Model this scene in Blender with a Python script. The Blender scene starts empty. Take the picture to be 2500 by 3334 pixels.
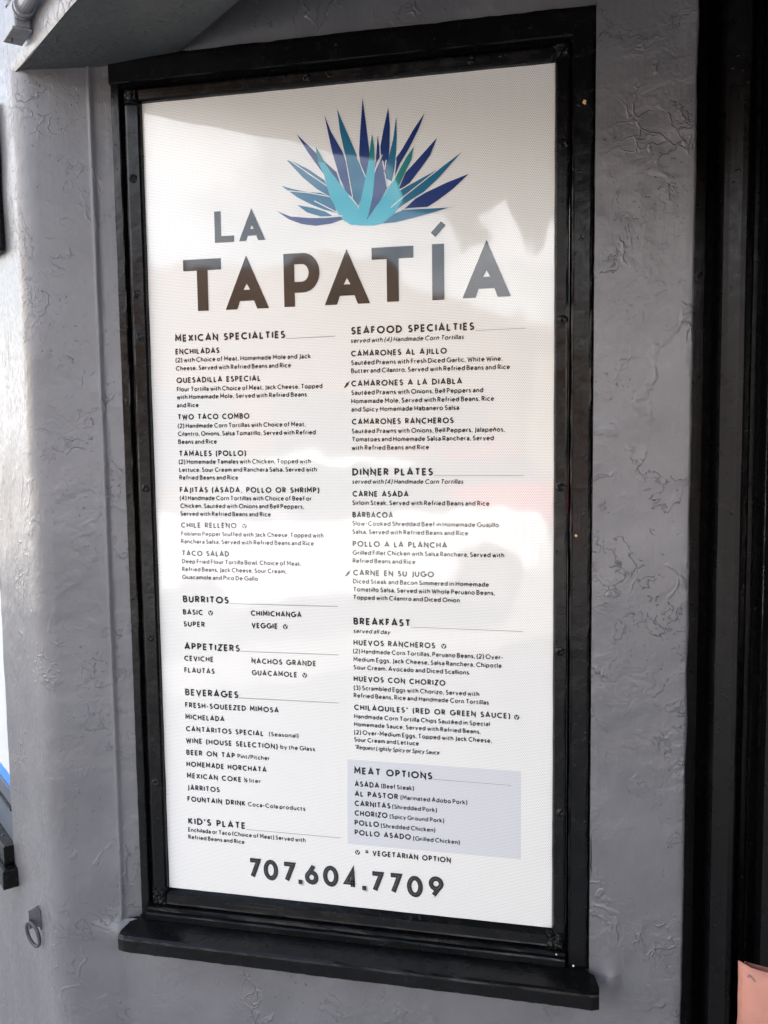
import bpy, bmesh, math, random
from mathutils import Vector, noise

random.seed(7)
SC = bpy.context.scene
COL = SC.collection
R = math.radians
Z0 = 0.87                      # height of the sign's lower edge above the pavement
SW, SH = 0.60782, 1.22         # visible size of the menu sign (m)

# ------------------------------------------------------------------ camera
cam_d = bpy.data.cameras.new('camera')
cam_d.sensor_fit = 'VERTICAL'
cam_d.sensor_height = 24.0
cam_d.lens = 24.0 * 2992.51 / 3334.0
cam_d.clip_start = 0.02
cam_d.clip_end = 600
cam = bpy.data.objects.new('camera', cam_d)
COL.objects.link(cam)
from mathutils import Matrix
Rm = Matrix(((0.97490498, -0.00766131, 0.22248952),
             (0.22225529, 0.09078718, -0.97075243),
             (-0.01276196, 0.99584085, 0.09021164)))
cam.matrix_world = Matrix.Translation((0.66281495, -1.30724545, 0.73220156 + Z0)) @ Rm.to_4x4()
SC.camera = cam
SC.render.resolution_x, SC.render.resolution_y = 768, 1024

# street frame: E along the street facade (towards the camera), NO outwards to the street
E = Vector((0.7385, -0.6743, 0)); NO = Vector((-0.6743, -0.7385, 0))
P0 = Vector((-0.175, -0.055, 0))
def FP(s, off, z):             # z is measured from the sign's lower edge
    v = P0 + E * s + NO * off
    return Vector((v.x, v.y, z + Z0))

# ------------------------------------------------------------------ light
SUN_EL = R(57)
sun_dir = Vector((-NO.x * math.cos(SUN_EL), -NO.y * math.cos(SUN_EL), math.sin(SUN_EL)))
sun_dir = (sun_dir + E * 0.18).normalized()
ld = bpy.data.lights.new('sun', 'SUN'); ld.energy = 5.0; ld.angle = R(0.5); ld.color = (1, .96, .91)
sun = bpy.data.objects.new('sun', ld); COL.objects.link(sun)
sun.rotation_euler = sun_dir.to_track_quat('Z', 'Y').to_euler()
sun.location = (0, 0, 20)
W = bpy.data.worlds.new('World'); SC.world = W; W.use_nodes = True
nt = W.node_tree; nt.nodes.clear()
sky = nt.nodes.new('ShaderNodeTexSky'); sky.sky_type = 'NISHITA'; sky.sun_disc = False
sky.sun_elevation = math.asin(sun_dir.z)
sky.sun_rotation = math.atan2(sun_dir.x, sun_dir.y)
sky.air_density = 1.2; sky.dust_density = 2.5; sky.ozone_density = 1.0
tc = nt.nodes.new('ShaderNodeTexCoord')
nz = nt.nodes.new('ShaderNodeTexNoise'); nz.inputs['Scale'].default_value = 2.2
nz.inputs['Detail'].default_value = 6; nz.inputs['Roughness'].default_value = .55
mp = nt.nodes.new('ShaderNodeMapping'); mp.inputs['Scale'].default_value = (1, 1, 2.4)
rp = nt.nodes.new('ShaderNodeMapRange'); rp.inputs['From Min'].default_value = .40
rp.inputs['From Max'].default_value = .56; rp.inputs['To Max'].default_value = .95
mx = nt.nodes.new('ShaderNodeMix'); mx.data_type = 'RGBA'
mx.inputs['B'].default_value = (12.0, 12.0, 12.4, 1)
bg = nt.nodes.new('ShaderNodeBackground'); bg.inputs['Strength'].default_value = 0.085
wo = nt.nodes.new('ShaderNodeOutputWorld')
L = nt.links.new
L(tc.outputs['Generated'], mp.inputs['Vector']); L(mp.outputs['Vector'], nz.inputs['Vector'])
L(nz.outputs['Fac'], rp.inputs['Value'])
sp_ = nt.nodes.new('ShaderNodeSeparateXYZ'); L(tc.outputs['Generated'], sp_.inputs[0])
hz_ = nt.nodes.new('ShaderNodeMapRange'); L(sp_.outputs['Z'], hz_.inputs['Value'])     # cloud bank low in the sky, clear blue overhead
for k_, v_ in (('From Min', .30), ('From Max', .75), ('To Min', 1), ('To Max', .12)): hz_.inputs[k_].default_value = v_
mu_ = nt.nodes.new('ShaderNodeMath'); mu_.operation = 'MULTIPLY'
L(rp.outputs['Result'], mu_.inputs[0]); L(hz_.outputs['Result'], mu_.inputs[1]); L(mu_.outputs[0], mx.inputs['Factor'])
L(sky.outputs['Color'], mx.inputs['A']); L(mx.outputs['Result'], bg.inputs['Color'])
L(bg.outputs['Background'], wo.inputs['Surface'])
SC.view_settings.view_transform = 'Standard'; SC.view_settings.look = 'None'
SC.view_settings.gamma = 1; SC.view_settings.exposure = 2.58
SC.cycles.max_bounces = 8
SC.cycles.use_denoising = True; SC.cycles.use_adaptive_sampling = False

# ------------------------------------------------------------------ materials
class NT:
    def __init__(s, name):
        s.m = bpy.data.materials.new(name); s.m.use_nodes = True
        s.t = s.m.node_tree; s.b = s.t.nodes['Principled BSDF']
        s.co = s.t.nodes.new('ShaderNodeTexCoord').outputs['Object']
    def n(s, typ, **kw):
        nd = s.t.nodes.new(typ)
        for k, v in kw.items():
            if k.startswith('i_'):
                key = k[2:].replace('_', ' ')
                nd.inputs[key].default_value = v
            else: setattr(nd, k, v)
        return nd
    def l(s, a, b): s.t.links.new(a, b)
    def mapped(s, scale=(1, 1, 1), loc=(0, 0, 0), rot=(0, 0, 0), src=None):
        m = s.n('ShaderNodeMapping'); m.inputs['Scale'].default_value = scale
        m.inputs['Location'].default_value = loc; m.inputs['Rotation'].default_value = rot
        s.l(src or s.co, m.inputs['Vector']); return m.outputs['Vector']
    def noise(s, vec, scale, detail=4, rough=.5, dist=0):
        nd = s.n('ShaderNodeTexNoise'); nd.inputs['Scale'].default_value = scale
        nd.inputs['Detail'].default_value = detail; nd.inputs['Roughness'].default_value = rough
        nd.inputs['Distortion'].default_value = dist
        s.l(vec, nd.inputs['Vector']); return nd
    def rng(s, v, a, b, c=0, d=1, smooth=True):
        nd = s.n('ShaderNodeMapRange'); nd.interpolation_type = 'SMOOTHSTEP' if smooth else 'LINEAR'
        for k, x in zip(('From Min', 'From Max', 'To Min', 'To Max'), (a, b, c, d)): nd.inputs[k].default_value = x
        s.l(v, nd.inputs['Value']); return nd.outputs['Result']
    def math(s, op, a, b=0.0, c=None):
        nd = s.n('ShaderNodeMath'); nd.operation = op
        for i, x in enumerate((a, b) if c is None else (a, b, c)):
            if hasattr(x, 'links'): s.l(x, nd.inputs[i])
            else: nd.inputs[i].default_value = x
        return nd.outputs[0]
    def mixc(s, f, a, b):
        nd = s.n('ShaderNodeMix'); nd.data_type = 'RGBA'
        for k, x in (('Factor', f), ('A', a), ('B', b)):
            i = nd.inputs[k] if k == 'Factor' else [q for q in nd.inputs if q.name == k and q.type == 'RGBA'][0]
            if hasattr(x, 'links'): s.l(x, i)
            else: i.default_value = x if k == 'Factor' else (*x, 1)
        return [o for o in nd.outputs if o.type == 'RGBA'][0]
    def bump(s, h, dist, strength=1, prev=None):
        nd = s.n('ShaderNodeBump'); nd.inputs['Distance'].default_value = dist
        nd.inputs['Strength'].default_value = strength
        s.l(h, nd.inputs['Height'])
        if prev is not None: s.l(prev, nd.inputs['Normal'])
        return nd.outputs['Normal']

def simple(name, col, rough=.5, metal=0, spec=.5, vary=.15, scale=30, bump=.0005):
    t = NT(name); nz = t.noise(t.co, scale, 5)
    c2 = tuple(min(1, c * (1 + vary)) for c in col); c1 = tuple(c * (1 - vary) for c in col)
    t.l(t.mixc(t.rng(nz.outputs['Fac'], .3, .7), c1, c2), t.b.inputs['Base Color'])
    t.b.inputs['Roughness'].default_value = rough; t.b.inputs['Metallic'].default_value = metal
    t.b.inputs['Specular IOR Level'].default_value = spec
    if bump: t.l(t.bump(nz.outputs['Fac'], bump), t.b.inputs['Normal'])
    return t.m

def plaster(name, col, rough=.4, spec=.6, relief=1.0):
    t = NT(name)
    # trowel skips: ragged ridges of a stretched, distorted cell pattern, present only in patches
    wob = t.noise(t.co, 9, 4, .55)
    wv = t.n('ShaderNodeVectorMath', operation='MULTIPLY_ADD')
    t.l(wob.outputs['Color'], wv.inputs[0]); wv.inputs[1].default_value = (.16, .16, .16); t.l(t.co, wv.inputs[2])
    def ridges(scale, stretch, rot, lo, hi, seed):
        v = t.mapped((stretch[0], stretch[1], stretch[2]), (seed, seed * .7, seed * .3), (0, rot, 0), wv.outputs[0])
        vo = t.n('ShaderNodeTexVoronoi', feature='DISTANCE_TO_EDGE'); vo.inputs['Scale'].default_value = scale
        t.l(v, vo.inputs['Vector'])
        r = t.rng(vo.outputs['Distance'], 0, .075, 1, 0)
        msk = t.rng(t.noise(t.mapped((1, 1, 1), (seed * 3, 1, 2)), 7, 3, .6).outputs['Fac'], lo, hi)
        return t.math('MULTIPLY', r, msk)
    r1 = ridges(9, (1, 1, .8), .5, .55, .64, 3.1)
    r2 = ridges(17, (1, 1, .55), -.6, .56, .65, 8.7)
    r3 = ridges(34, (1, 1, .8), .2, .57, .66, 5.3)
    # flakes: patches with a sharp ragged lip (old coats under the paint)
    fl = t.noise(wv.outputs[0], 13, 6, .62)
    lip = t.math('MULTIPLY', t.rng(fl.outputs['Fac'], .555, .57, 0, 1), t.rng(t.noise(t.mapped((1, 1, 1), (7, 3, 1)), 6, 3, .6).outputs['Fac'], .46, .6))
    fine = t.noise(t.co, 420, 5, .65); grit = t.noise(t.co, 120, 6, .6); swell = t.noise(t.co, 11, 3, .5)
    specks = t.rng(t.noise(t.mapped((1, 1, 1), (4, 4, 4)), 170, 2, .5).outputs['Fac'], .66, .74)
    spm = t.rng(t.noise(t.mapped((1, 1, 1), (9, 2, 4)), 8, 3, .6).outputs['Fac'], .48, .62)
    h = t.math('MULTIPLY', r1, .3)
    h = t.math('MULTIPLY_ADD', r2, .4, h); h = t.math('MULTIPLY_ADD', r3, .4, h)
    h = t.math('MULTIPLY_ADD', lip, .5, h)
    h = t.math('MULTIPLY_ADD', t.math('MULTIPLY', specks, spm), .5, h)
    n1 = t.bump(swell.outputs['Fac'], .003)
    sag = t.noise(t.mapped((150, 150, 16)), 1, 3, .5)
    h = t.math('MULTIPLY', h, 1.0)
    n2 = t.bump(h, .0021 * relief, 1, n1)
    n2 = t.bump(sag.outputs['Fac'], .0003 * relief, 1, n2)
    dent = t.math('MULTIPLY', t.noise(wv.outputs[0], 30, 3, .55).outputs['Fac'], t.rng(t.noise(t.mapped((1, 1, 1), (2, 8, 5)), 6, 3, .6).outputs['Fac'], .42, .6, .12, 1))
    n2 = t.bump(dent, .0022 * relief, 1, n2)
    n3 = t.bump(grit.outputs['Fac'], .0004, 1, n2)
    n4 = t.bump(fine.outputs['Fac'], .00014, 1, n3)
    t.l(n4, t.b.inputs['Normal'])
    blot = t.noise(t.co, 5, 5, .6)
    t.l(t.mixc(t.rng(blot.outputs['Fac'], .3, .7), tuple(c * .88 for c in col), tuple(c * 1.12 for c in col)), t.b.inputs['Base Color'])
    rr = t.rng(grit.outputs['Fac'], .3, .7, rough - .05, rough + .07)
    t.l(rr, t.b.inputs['Roughness'])
    t.b.inputs['Specular IOR Level'].default_value = spec
    return t.m

def black_paint(name, grain, col=(.0035, .0036, .0038), rough=.20, spec=.22):
    t = NT(name)
    st = {'v': (220, 220, 7), 'h': (7, 220, 220), 'd': (60, 60, 60)}[grain]
    g = t.noise(t.mapped(st), 1, 5, .6, .3)
    lump = t.noise(t.co, 60, 5, .6)
    bl = t.rng(t.noise(t.mapped((1, 1, 1), (3, 1, 7)), 95, 3, .5).outputs['Fac'], .64, .76)
    n = t.bump(lump.outputs['Fac'], .00045)
    n = t.bump(g.outputs['Fac'], .00028, 1, n)
    n = t.bump(bl, .0005, 1, n)
    t.l(n, t.b.inputs['Normal'])
    t.l(t.rng(lump.outputs['Fac'], .3, .7, rough - .05, rough + .1), t.b.inputs['Roughness'])
    t.b.inputs['Specular IOR Level'].default_value = spec
    dust = t.rng(t.noise(t.co, 14, 6, .65).outputs['Fac'], .5, .75, 0, .5)
    t.l(t.mixc(dust, col, tuple(c * 3 for c in col)), t.b.inputs['Base Color'])
    return t.m

def vinyl(name, col, holecol=(.30, .295, .28)):
    """printed film perforated with a staggered grid of 1.1 mm holes"""
    t = NT(name)
    sp = .00252
    sx = t.n('ShaderNodeSeparateXYZ'); t.l(t.co, sx.inputs[0])
    # staggered grid, drawn as the nearest of two rectangular lattices
    def lat(ox, oz):
        a = t.math('ADD', t.math('DIVIDE', sx.outputs['X'], sp), ox)
        b = t.math('ADD', t.math('DIVIDE', sx.outputs['Z'], sp * 1.732), oz)
        da = t.math('SUBTRACT', t.math('FRACT', a), .5); db = t.math('MULTIPLY', t.math('SUBTRACT', t.math('FRACT', b), .5), 1.732)
        return t.math('SQRT', t.math('ADD', t.math('MULTIPLY', da, da), t.math('MULTIPLY', db, db)))
    d = t.math('MINIMUM', lat(100, 100), lat(100.5, 100.5))
    hole = t.rng(d, .19, .25, 1, 0, True)
    t.l(t.mixc(hole, col, holecol), t.b.inputs['Base Color'])
    t.b.inputs['Roughness'].default_value = .045
    t.b.inputs['IOR'].default_value = 1.6
    t.l(t.rng(hole, 0, 1, .5, .8), t.b.inputs['Specular IOR Level'])
    wv = t.noise(t.mapped((1, 1, .7)), 9, 2, .4)
    n = t.bump(wv.outputs['Fac'], .0011)
    n = t.bump(t.math('SUBTRACT', 0, hole), .00001, 1, n)
    t.l(n, t.b.inputs['Normal'])
    return t.m

M = {}
M['plaster'] = plaster('charcoal_plaster_paint', (.122, .1205, .126), .36)
M['facade'] = M['plaster']
M['rough_plaster'] = plaster('charcoal_trowelled_plaster_paint', (.122, .1205, .126), .33, .65, 1.5)
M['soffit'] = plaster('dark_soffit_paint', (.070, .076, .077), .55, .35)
M['ceil'] = simple('ceiling_paint', (.09, .085, .08), .8)
M['dark'] = simple('dark_beam_paint', (.02, .02, .02), .8)
M['black_v'] = black_paint('black_gloss_upright_grain', 'v')
M['black_h'] = black_paint('black_gloss_level_grain', 'h')
M['black_d'] = black_paint('black_gloss_lumpy', 'd', rough=.24)
M['door'] = black_paint('black_door_paint', 'v', (.003, .003, .0031), .30, .2)
M['cream'] = simple('cream_render', (.66, .60, .50), .9, 0, .2, .1, 1.1, .004)
M['white'] = vinyl('white_perforated_film', (.72, .706, .665))
M['ink'] = vinyl('black_ink', (.010, .010, .011), (.045, .045, .045))
M['ruleink'] = vinyl('grey_ink', (.14, .145, .15))
M['inline'] = vinyl('dark_grey_ink', (.07, .07, .072))
M['tint'] = vinyl('pale_blue_ink', (.57, .572, .588))
M['N'] = vinyl('navy_ink', (.008, .028, .145), (.03, .035, .06))
M['T'] = vinyl('teal_ink', (.010, .13, .235), (.03, .05, .06))
M['G'] = vinyl('green_ink', (.010, .20, .18), (.03, .05, .05))
M['Cy'] = vinyl('aqua_ink', (.03, .40, .50), (.05, .08, .09))
M['steel'] = simple('painted_steel', (.055, .055, .06), .42, 0, .5, .2, 90)
M['galv'] = simple('painted_conduit', (.17, .17, .18), .4, 0, .5, .15, 60)
M['tan'] = simple('bare_wood_chip', (.55, .33, .15), .7)
M['fleck'] = simple('white_undercoat', (.7, .7, .68), .6)
M['card'] = simple('salmon_card', (.40, .185, .14), .75, 0, .3, .12, 16, .0022)
M['cardin'] = simple('salmon_card_edge', (.36, .14, .10), .85, 0, .2, .1, 40)
M['white_pane'] = simple('white_window_film', (.50, .53, .53), .5, 0, .3, .05, 5, 0)
M['blue_pane'] = simple('blue_window_film', (.03, .22, .72), .3, 0, .5, .05, 5, 0)
M['slate'] = simple('slate_blue_paint', (.05, .065, .09), .4)
M['concrete'] = simple('concrete', (.36, .345, .32), .85, 0, .3, .2, 3, .002)
M['asphalt'] = simple('asphalt', (.19, .183, .172), .9, 0, .3, .25, 8, .003)
M['brown'] = simple('brown_render', (.13, .068, .03), .9, 0, .2, .3, 1.3, .004)
M['tanwall'] = simple('tan_render', (.20, .145, .09), .9, 0, .2, .15, 1.1, .004)
M['redwall'] = simple('red_brown_render', (.26, .10, .065), .9, 0, .2, .2, 1.3, .004)
M['dglass'] = simple('dark_glass', (.02, .022, .025), .06, 0, .6, 0, 5, 0)
M['tyre'] = simple('tyre_rubber', (.02, .02, .02), .8)
M['red_car'] = simple('red_car_paint', (.42, .015, .02), .2, 0, .6, 0, 5, 0)
M['white_car'] = simple('white_car_paint', (.8, .8, .8), .15, 0, .6, 0, 5, 0)
M['blue_car'] = simple('blue_car_paint', (.05, .15, .40), .2, 0, .6, 0, 5, 0)
M['chrome'] = simple('wheel_metal', (.5, .5, .5), .3, 1, .5, 0, 5, 0)
M['lamp'] = simple('lamp_lens', (.6, .6, .58), .1, 0, .6, 0, 5, 0)
M['cloth'] = simple('dark_banner_cloth', (.03, .03, .033), .8)

# ------------------------------------------------------------------ mesh helpers
class MB:
    def __init__(s): s.v = []; s.f = []; s.mi = []; s.cur = 0
    def vert(s, p): s.v.append(tuple(p)); return len(s.v) - 1
    def face(s, idx): s.f.append(tuple(idx)); s.mi.append(s.cur)
    def poly(s, pts): s.face([s.vert(p) for p in pts])
    def grid(s, rows):
        n = len(rows[0]); ids = [[s.vert(p) for p in r] for r in rows]
        for a, b in zip(ids, ids[1:]):
            for i in range(n - 1): s.face((a[i], a[i + 1], b[i + 1], b[i]))
    def box8(s, c):            # c: 8 corners, bottom ring then top ring
        i = [s.vert(p) for p in c]
        for q in ((3, 2, 1, 0), (4, 5, 6, 7), (0, 1, 5, 4), (1, 2, 6, 5), (2, 3, 7, 6), (3, 0, 4, 7)): s.face([i[k] for k in q])
    def box(s, a, b):
        (x0, y0, z0), (x1, y1, z1) = a, b
        s.box8([(x0, y0, z0), (x1, y0, z0), (x1, y1, z0), (x0, y1, z0), (x0, y0, z1), (x1, y0, z1), (x1, y1, z1), (x0, y1, z1)])
    def fbox(s, s0, s1, o0, o1, z0, z1):
        s.box8([FP(s0, o1, z0), FP(s1, o1, z0), FP(s1, o0, z0), FP(s0, o0, z0), FP(s0, o1, z1), FP(s1, o1, z1), FP(s1, o0, z1), FP(s0, o0, z1)])
    def tube(s, path, r, n=12, caps=True, radii=None):
        path = [Vector(p) for p in path]; rings = []
        up = None
        for i, p in enumerate(path):
            d = (path[min(i + 1, len(path) - 1)] - path[max(i - 1, 0)]).normalized()
            if up is None: up = d.orthogonal().normalized()
            up = (up - d * up.dot(d)).normalized(); sd = d.cross(up)
            rr = radii[i] if radii else r
            rings.append([s.vert(p + (up * math.cos(2 * math.pi * k / n) + sd * math.sin(2 * math.pi * k / n)) * rr) for k in range(n)])
        for a, b in zip(rings, rings[1:]):
            for k in range(n): s.face((a[k], a[(k + 1) % n], b[(k + 1) % n], b[k]))
        if caps: s.face(rings[0][::-1]); s.face(rings[-1])
    def build(s, name, mats, parent=None, base=(0, 0, 0), smooth=False, bevel=0, seg=2, fix=True):
        me = bpy.data.meshes.new(name)
        b = Vector(base)
        me.from_pydata([tuple(Vector(v) - b) for v in s.v], [], s.f)
        if not isinstance(mats, (list, tuple)): mats = [mats]
        for m in mats: me.materials.append(m)
        me.polygons.foreach_set('material_index', s.mi)
        if smooth: me.polygons.foreach_set('use_smooth', [True] * len(me.polygons))
        if fix:
            bm = bmesh.new(); bm.from_mesh(me)
            bmesh.ops.recalc_face_normals(bm, faces=bm.faces); bm.to_mesh(me); bm.free()
        me.update()
        o = bpy.data.objects.new(name, me); COL.objects.link(o)
        if parent is not None: o.parent = parent
        else: o.location = b
        if bevel:
            md = o.modifiers.new('bevel', 'BEVEL'); md.width = bevel; md.segments = seg; md.limit_method = 'ANGLE'
            md.angle_limit = R(35)
        return o

def tag(o, label, cat, group=None):
    o['label'] = label; o['category'] = cat; o['kind'] = 'thing'
    if group: o['group'] = group
    return o
def thing(name, label, cat, loc=(0, 0, 0), group=None):
    o = bpy.data.objects.new(name, None); COL.objects.link(o); o.location = loc
    o.empty_display_size = .1
    return tag(o, label, cat, group)
def structure(o): o['kind'] = 'structure'; return o
def S(x, y, z): return Vector((x, y, z + Z0))     # sign coordinates -> world
def nz3(p, f, seed=0): return noise.noise(Vector(p) * f + Vector((seed, seed * 1.7, seed * .3)))

# ------------------------------------------------------------------ ground, road
def sheet(name, mat, s0, s1, o0, o1, zw, th=0):
    m = MB()
    if th: m.fbox(s0, s1, o0, o1, zw - Z0 - th, zw - Z0)
    else: m.poly([FP(s0, o0, zw - Z0), FP(s1, o0, zw - Z0), FP(s1, o1, zw - Z0), FP(s0, o1, zw - Z0)])
    return structure(m.build(name, M[mat]))
sheet('ground', 'asphalt', -150, 150, -150, 150, -0.14)
sheet('pavement', 'concrete', -60, 60, -12, 3.4, 0.0, .13)
sheet('kerb', 'concrete', -60, 60, 3.41, 3.56, -0.004, .12)
sheet('far_pavement', 'concrete', -60, 60, 13.0, 15.6, 0.0, .13)
sheet('road', 'asphalt', -100, 100, 3.57, 12.99, -0.130)

# ------------------------------------------------------------------ walls
def wob(p, amp=.0012, f=14, seed=0): return nz3(p, f, seed) * amp + nz3(p, f * 3.1, seed + 5) * amp * .4
def strip(mb, path, z0, z1, dz=.02, amp=.0012, edge=0):
    """vertical plaster strip through plan points, hand-trowelled unevenness"""
    n = max(2, int((z1 - z0) / dz)); rows = []
    for k in range(n + 1):
        z = z0 + (z1 - z0) * k / n; row = []
        for i, (x, y) in enumerate(path):
            a = path[max(i - 1, 0)]; b = path[min(i + 1, len(path) - 1)]
            t = Vector((b[0] - a[0], b[1] - a[1], 0)).normalized(); nn = Vector((t.y, -t.x, 0))
            bl = .021 * math.exp(-((x + .078) / .022) ** 2 - ((z + .072) / .017) ** 2) + .010 * math.exp(-((x - .690) / .010) ** 2 - ((z + .062) / .026) ** 2)
            p = S(x, y - bl * (1 + .5 * nz3((x, y, z), 60, 2)), z) + nn * wob((x, y, z), amp)
            if edge and i in (0, len(path) - 1): p += t * wob((x, y, z), edge, 40, 9)
            row.append(p)
        rows.append(row)
    mb.grid(rows)
def lerp_path(pts, step):
    out = []
    for (x0, y0), (x1, y1) in zip(pts, pts[1:]):
        n = max(1, int(math.hypot(x1 - x0, y1 - y0) / step))
        out += [(x0 + (x1 - x0) * i / n, y0 + (y1 - y0) * i / n) for i in range(n)]
    return out + [pts[-1]]
SOF, SOFI, BO = 1.266, 1.284, 0.0                    # underside of the street-front beam
# corner: facade -> rounded corner -> pier face -> ridge -> reveal
def f2(s, off=0): v = P0 + E * s + NO * off; return (v.x, v.y)
rc = []
rdg = Vector((-.0795, -.0138)); c0 = Vector((P0.x, P0.y)); pd = (rdg - c0).normalized()
a0 = Vector(f2(-.030)); a1 = c0 + pd * .030
for i in range(13):
    t = i / 12; q = a0 * (1 - t) ** 2 + c0 * 2 * t * (1 - t) + a1 * t * t; rc.append((q.x, q.y))
left_path = lerp_path([f2(-.266), rc[0]], .02)[:-1] + rc + lerp_path([(a1.x, a1.y), (-.083, -.0150)], .02)[1:]
ridge = [(-.0812, -.0146), (-.0795, -.0165), (-.0772, -.0190), (-.0750, -.0185), (-.0733, -.0140), (-.070, -.0110)]
rev = lerp_path([(-.066, -.0085), (-.0475, -.002)], .008)
m = MB()
strip(m, left_path + ridge + rev, -.052, 1.30, .016, .0016)
low = lerp_path([(-.0785, -.0135), (-.074, -.0118), (-.06, -.0105), (.6612, -.0125), (.786, -.0125), (.7885, -.0115)], .010)
strip(m, left_path + low[:6], -.87, -.052, .011, .0016)
m.cur = 1
strip(m, low[5:] + [(.790, -.008), (.791, .075)], -.87, -.052, .011, .0016)
m.cur = 1
strip(m, lerp_path([(.6612, -.0125), (.786, -.0125), (.7885, -.0115)], .01) + [(.790, -.008), (.791, .075)], -.052, 1.95, .016, .0016)
# wall above the window, up to the recess ceiling
strip(m, lerp_path([(-.06, -.006), (.661, -.006)], .03), 1.262, 1.95, .03, .0018)
wall = tag(m.build('plaster_wall', [M['plaster'], M['rough_plaster']], smooth=True),
           'charcoal painted plaster wall around the black menu window, with trowel marks and a rounded corner', 'wall')

# street facade with the side window, beam over the recess, alcove ceiling
m = MB()
def fstrip(s0, s1, z0, z1, off=0, ns=24):
    rows = []
    nzs = max(2, int((z1 - z0) / .08))
    for k in range(nzs + 1):
        z = z0 + (z1 - z0) * k / nzs
        rows.append([FP(s0 + (s1 - s0) * i / ns, off + wob((s0 + (s1 - s0) * i / ns, 0, z), .002, 9), z) for i in range(ns + 1)])
    m.grid(rows)
fstrip(-9, -.262, -.87, -.09, -.002, 90)
fstrip(-9, -1.7, -.09, SOF + .03, 0, 60)
fstrip(-1.7, -.266, 1.2, SOF + .03, 0, 30)
m.poly([FP(-.266, 0, -.09), FP(-.266, -.06, -.09), FP(-.266, -.06, SOF), FP(-.266, 0, SOF)])
facade = tag(m.build('street_facade', M['facade'], smooth=True),
             'pale grey street wall running away to the left, lit by the sky', 'wall')
# beam (part of the facade's upper wall)
m = MB()
fs = [(-9 + 9 * i / 60) for i in range(60)] + [4.2 * i / 60 for i in range(61)]
def edge_w(s, k): return .0022 * nz3((s, k, 0), 23) + .0012 * nz3((s, k, 3), 70)
zs = [SOF, SOF + .006, SOF + .02] + [SOF + .1 * i for i in range(1, 10)] + [2.6, 3.2, 4.2, 5.3]
m.grid([[FP(s, BO + edge_w(s, 1) + wob((s, 0, z), .002, 9) - (.004 if z == SOF else (.001 if z < SOF + .01 else 0)), z + (edge_w(s, 2) - .045 * max(0, min(s, 1.2)) if z < SOF + .03 else 0)) for s in fs] for z in zs])
uw = m.build('upper_facade', M['facade'], smooth=True)
tag(uw, 'pale grey upper street wall carrying the small conduit box, above the dark soffit', 'wall')
m = MB()
os_ = [-.004, -.05, -.1, -.15, -.195, -.202, -.205]
m.grid([[FP(s, o + (BO + edge_w(s, 1) if o > -.01 else 0), SOF + (SOFI - SOF) * min(1, -o / .18) - .045 * max(0, min(s, 1.2)) * max(0, 1 + o / .18) + (edge_w(s, 2) if o > -.01 else .0015 * nz3((s, o, 1), 12)) + (0 if o > -.198 else (.003 if o > -.203 else .012))) for s in fs] for o in os_])
m.cur = 1
m.grid([[FP(s, -.205, SOFI + .012) for s in fs], [FP(s, -.205, 1.96) for s in fs]])
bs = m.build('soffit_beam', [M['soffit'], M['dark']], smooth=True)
tag(bs, 'dark underside of the thick beam over the recessed entrance, its edge crossing the top left', 'beam')
# alcove: ceiling, far splayed wall, building mass behind
m = MB()
m.box8([FP(-9, -.2, 1.93), FP(7, -.2, 1.93), FP(7, -7, 1.93), FP(-9, -7, 1.93), FP(-9, -.2, 2.1), FP(7, -.2, 2.1), FP(7, -7, 2.1), FP(-9, -7, 2.1)])
structure(m.build('ceiling', M['ceil']))
m = MB()
m.box8([FP(-9, .02, 5.3), FP(7, .02, 5.3), FP(7, -7, 5.3), FP(-9, -7, 5.3), FP(-9, .02, 5.5), FP(7, .02, 5.5), FP(7, -7, 5.5), FP(-9, -7, 5.5)])
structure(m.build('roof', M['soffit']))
m = MB()
m.fbox(2.66, 9, -.2, 0, -.87, SOF)
m.poly([FP(1.98, -.80, -.87), FP(2.66, -.1, -.87), FP(2.66, -.1, 1.94), FP(1.98, -.80, 1.94)])
m.fbox(1.90, 7, -7, -.82, -.87, 1.94)
tag(m.build('far_pier', M['plaster']), 'charcoal plaster pier on the far side of the recessed entrance', 'wall')
m = MB()
m.box(( -.2, .30, Z0 - .87), (.80, .36, Z0 + 1.95))
m.box8([FP(-9, -.35, -.87), FP(-.4, -.35, -.87), FP(-.4, -.30, -.87), FP(-9, -.30, -.87), FP(-9, -.35, 1.95), FP(-.4, -.35, 1.95), FP(-.4, -.30, 1.95), FP(-9, -.30, 1.95)])
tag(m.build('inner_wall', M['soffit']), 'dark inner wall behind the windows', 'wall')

# ------------------------------------------------------------------ door frame on the right
df = thing('door_frame', 'black painted moulded door frame at the right edge beyond the grey pier', 'door frame', S(.85, .05, -.87))
base = df.location
def profile(pts, z0, z1, name, mat, parent, base, dz=.06, amp=.0006, smooth=False):
    m = MB(); n = max(1, int((z1 - z0) / dz)); rows = []
    for k in range(n + 1):
        z = z0 + (z1 - z0) * k / n
        rows.append([S(x + wob((x, y, z), amp, 20), y + wob((x, y, z), amp, 20, 4), z) for x, y in pts])
    m.grid(rows); return m.build(name, mat, parent, base, smooth=smooth)
profile([(.7920, .070), (.7930, .150), (.8195, .150), (.8205, .058), (.8228, .030), (.8255, .022), (.829, .019), (.836, .017), (.844, .0135), (.850, .0105), (.8565, .010), (.859, .012), (.8600, .050), (.8602, .120)],
        -.87, 1.95, 'moulding', M['door'], df, base, smooth=False)
profile([(.8606, .118), (.8698, .118), (.8702, .050), (.8722, .048), (.8726, .064), (.8800, .064), (.8802, .046), (.8830, .044), (.8842, .060), (.892, .062), (.8925, .040)], -.87, 1.95, 'door_stop', M['door'], df, base)
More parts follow.
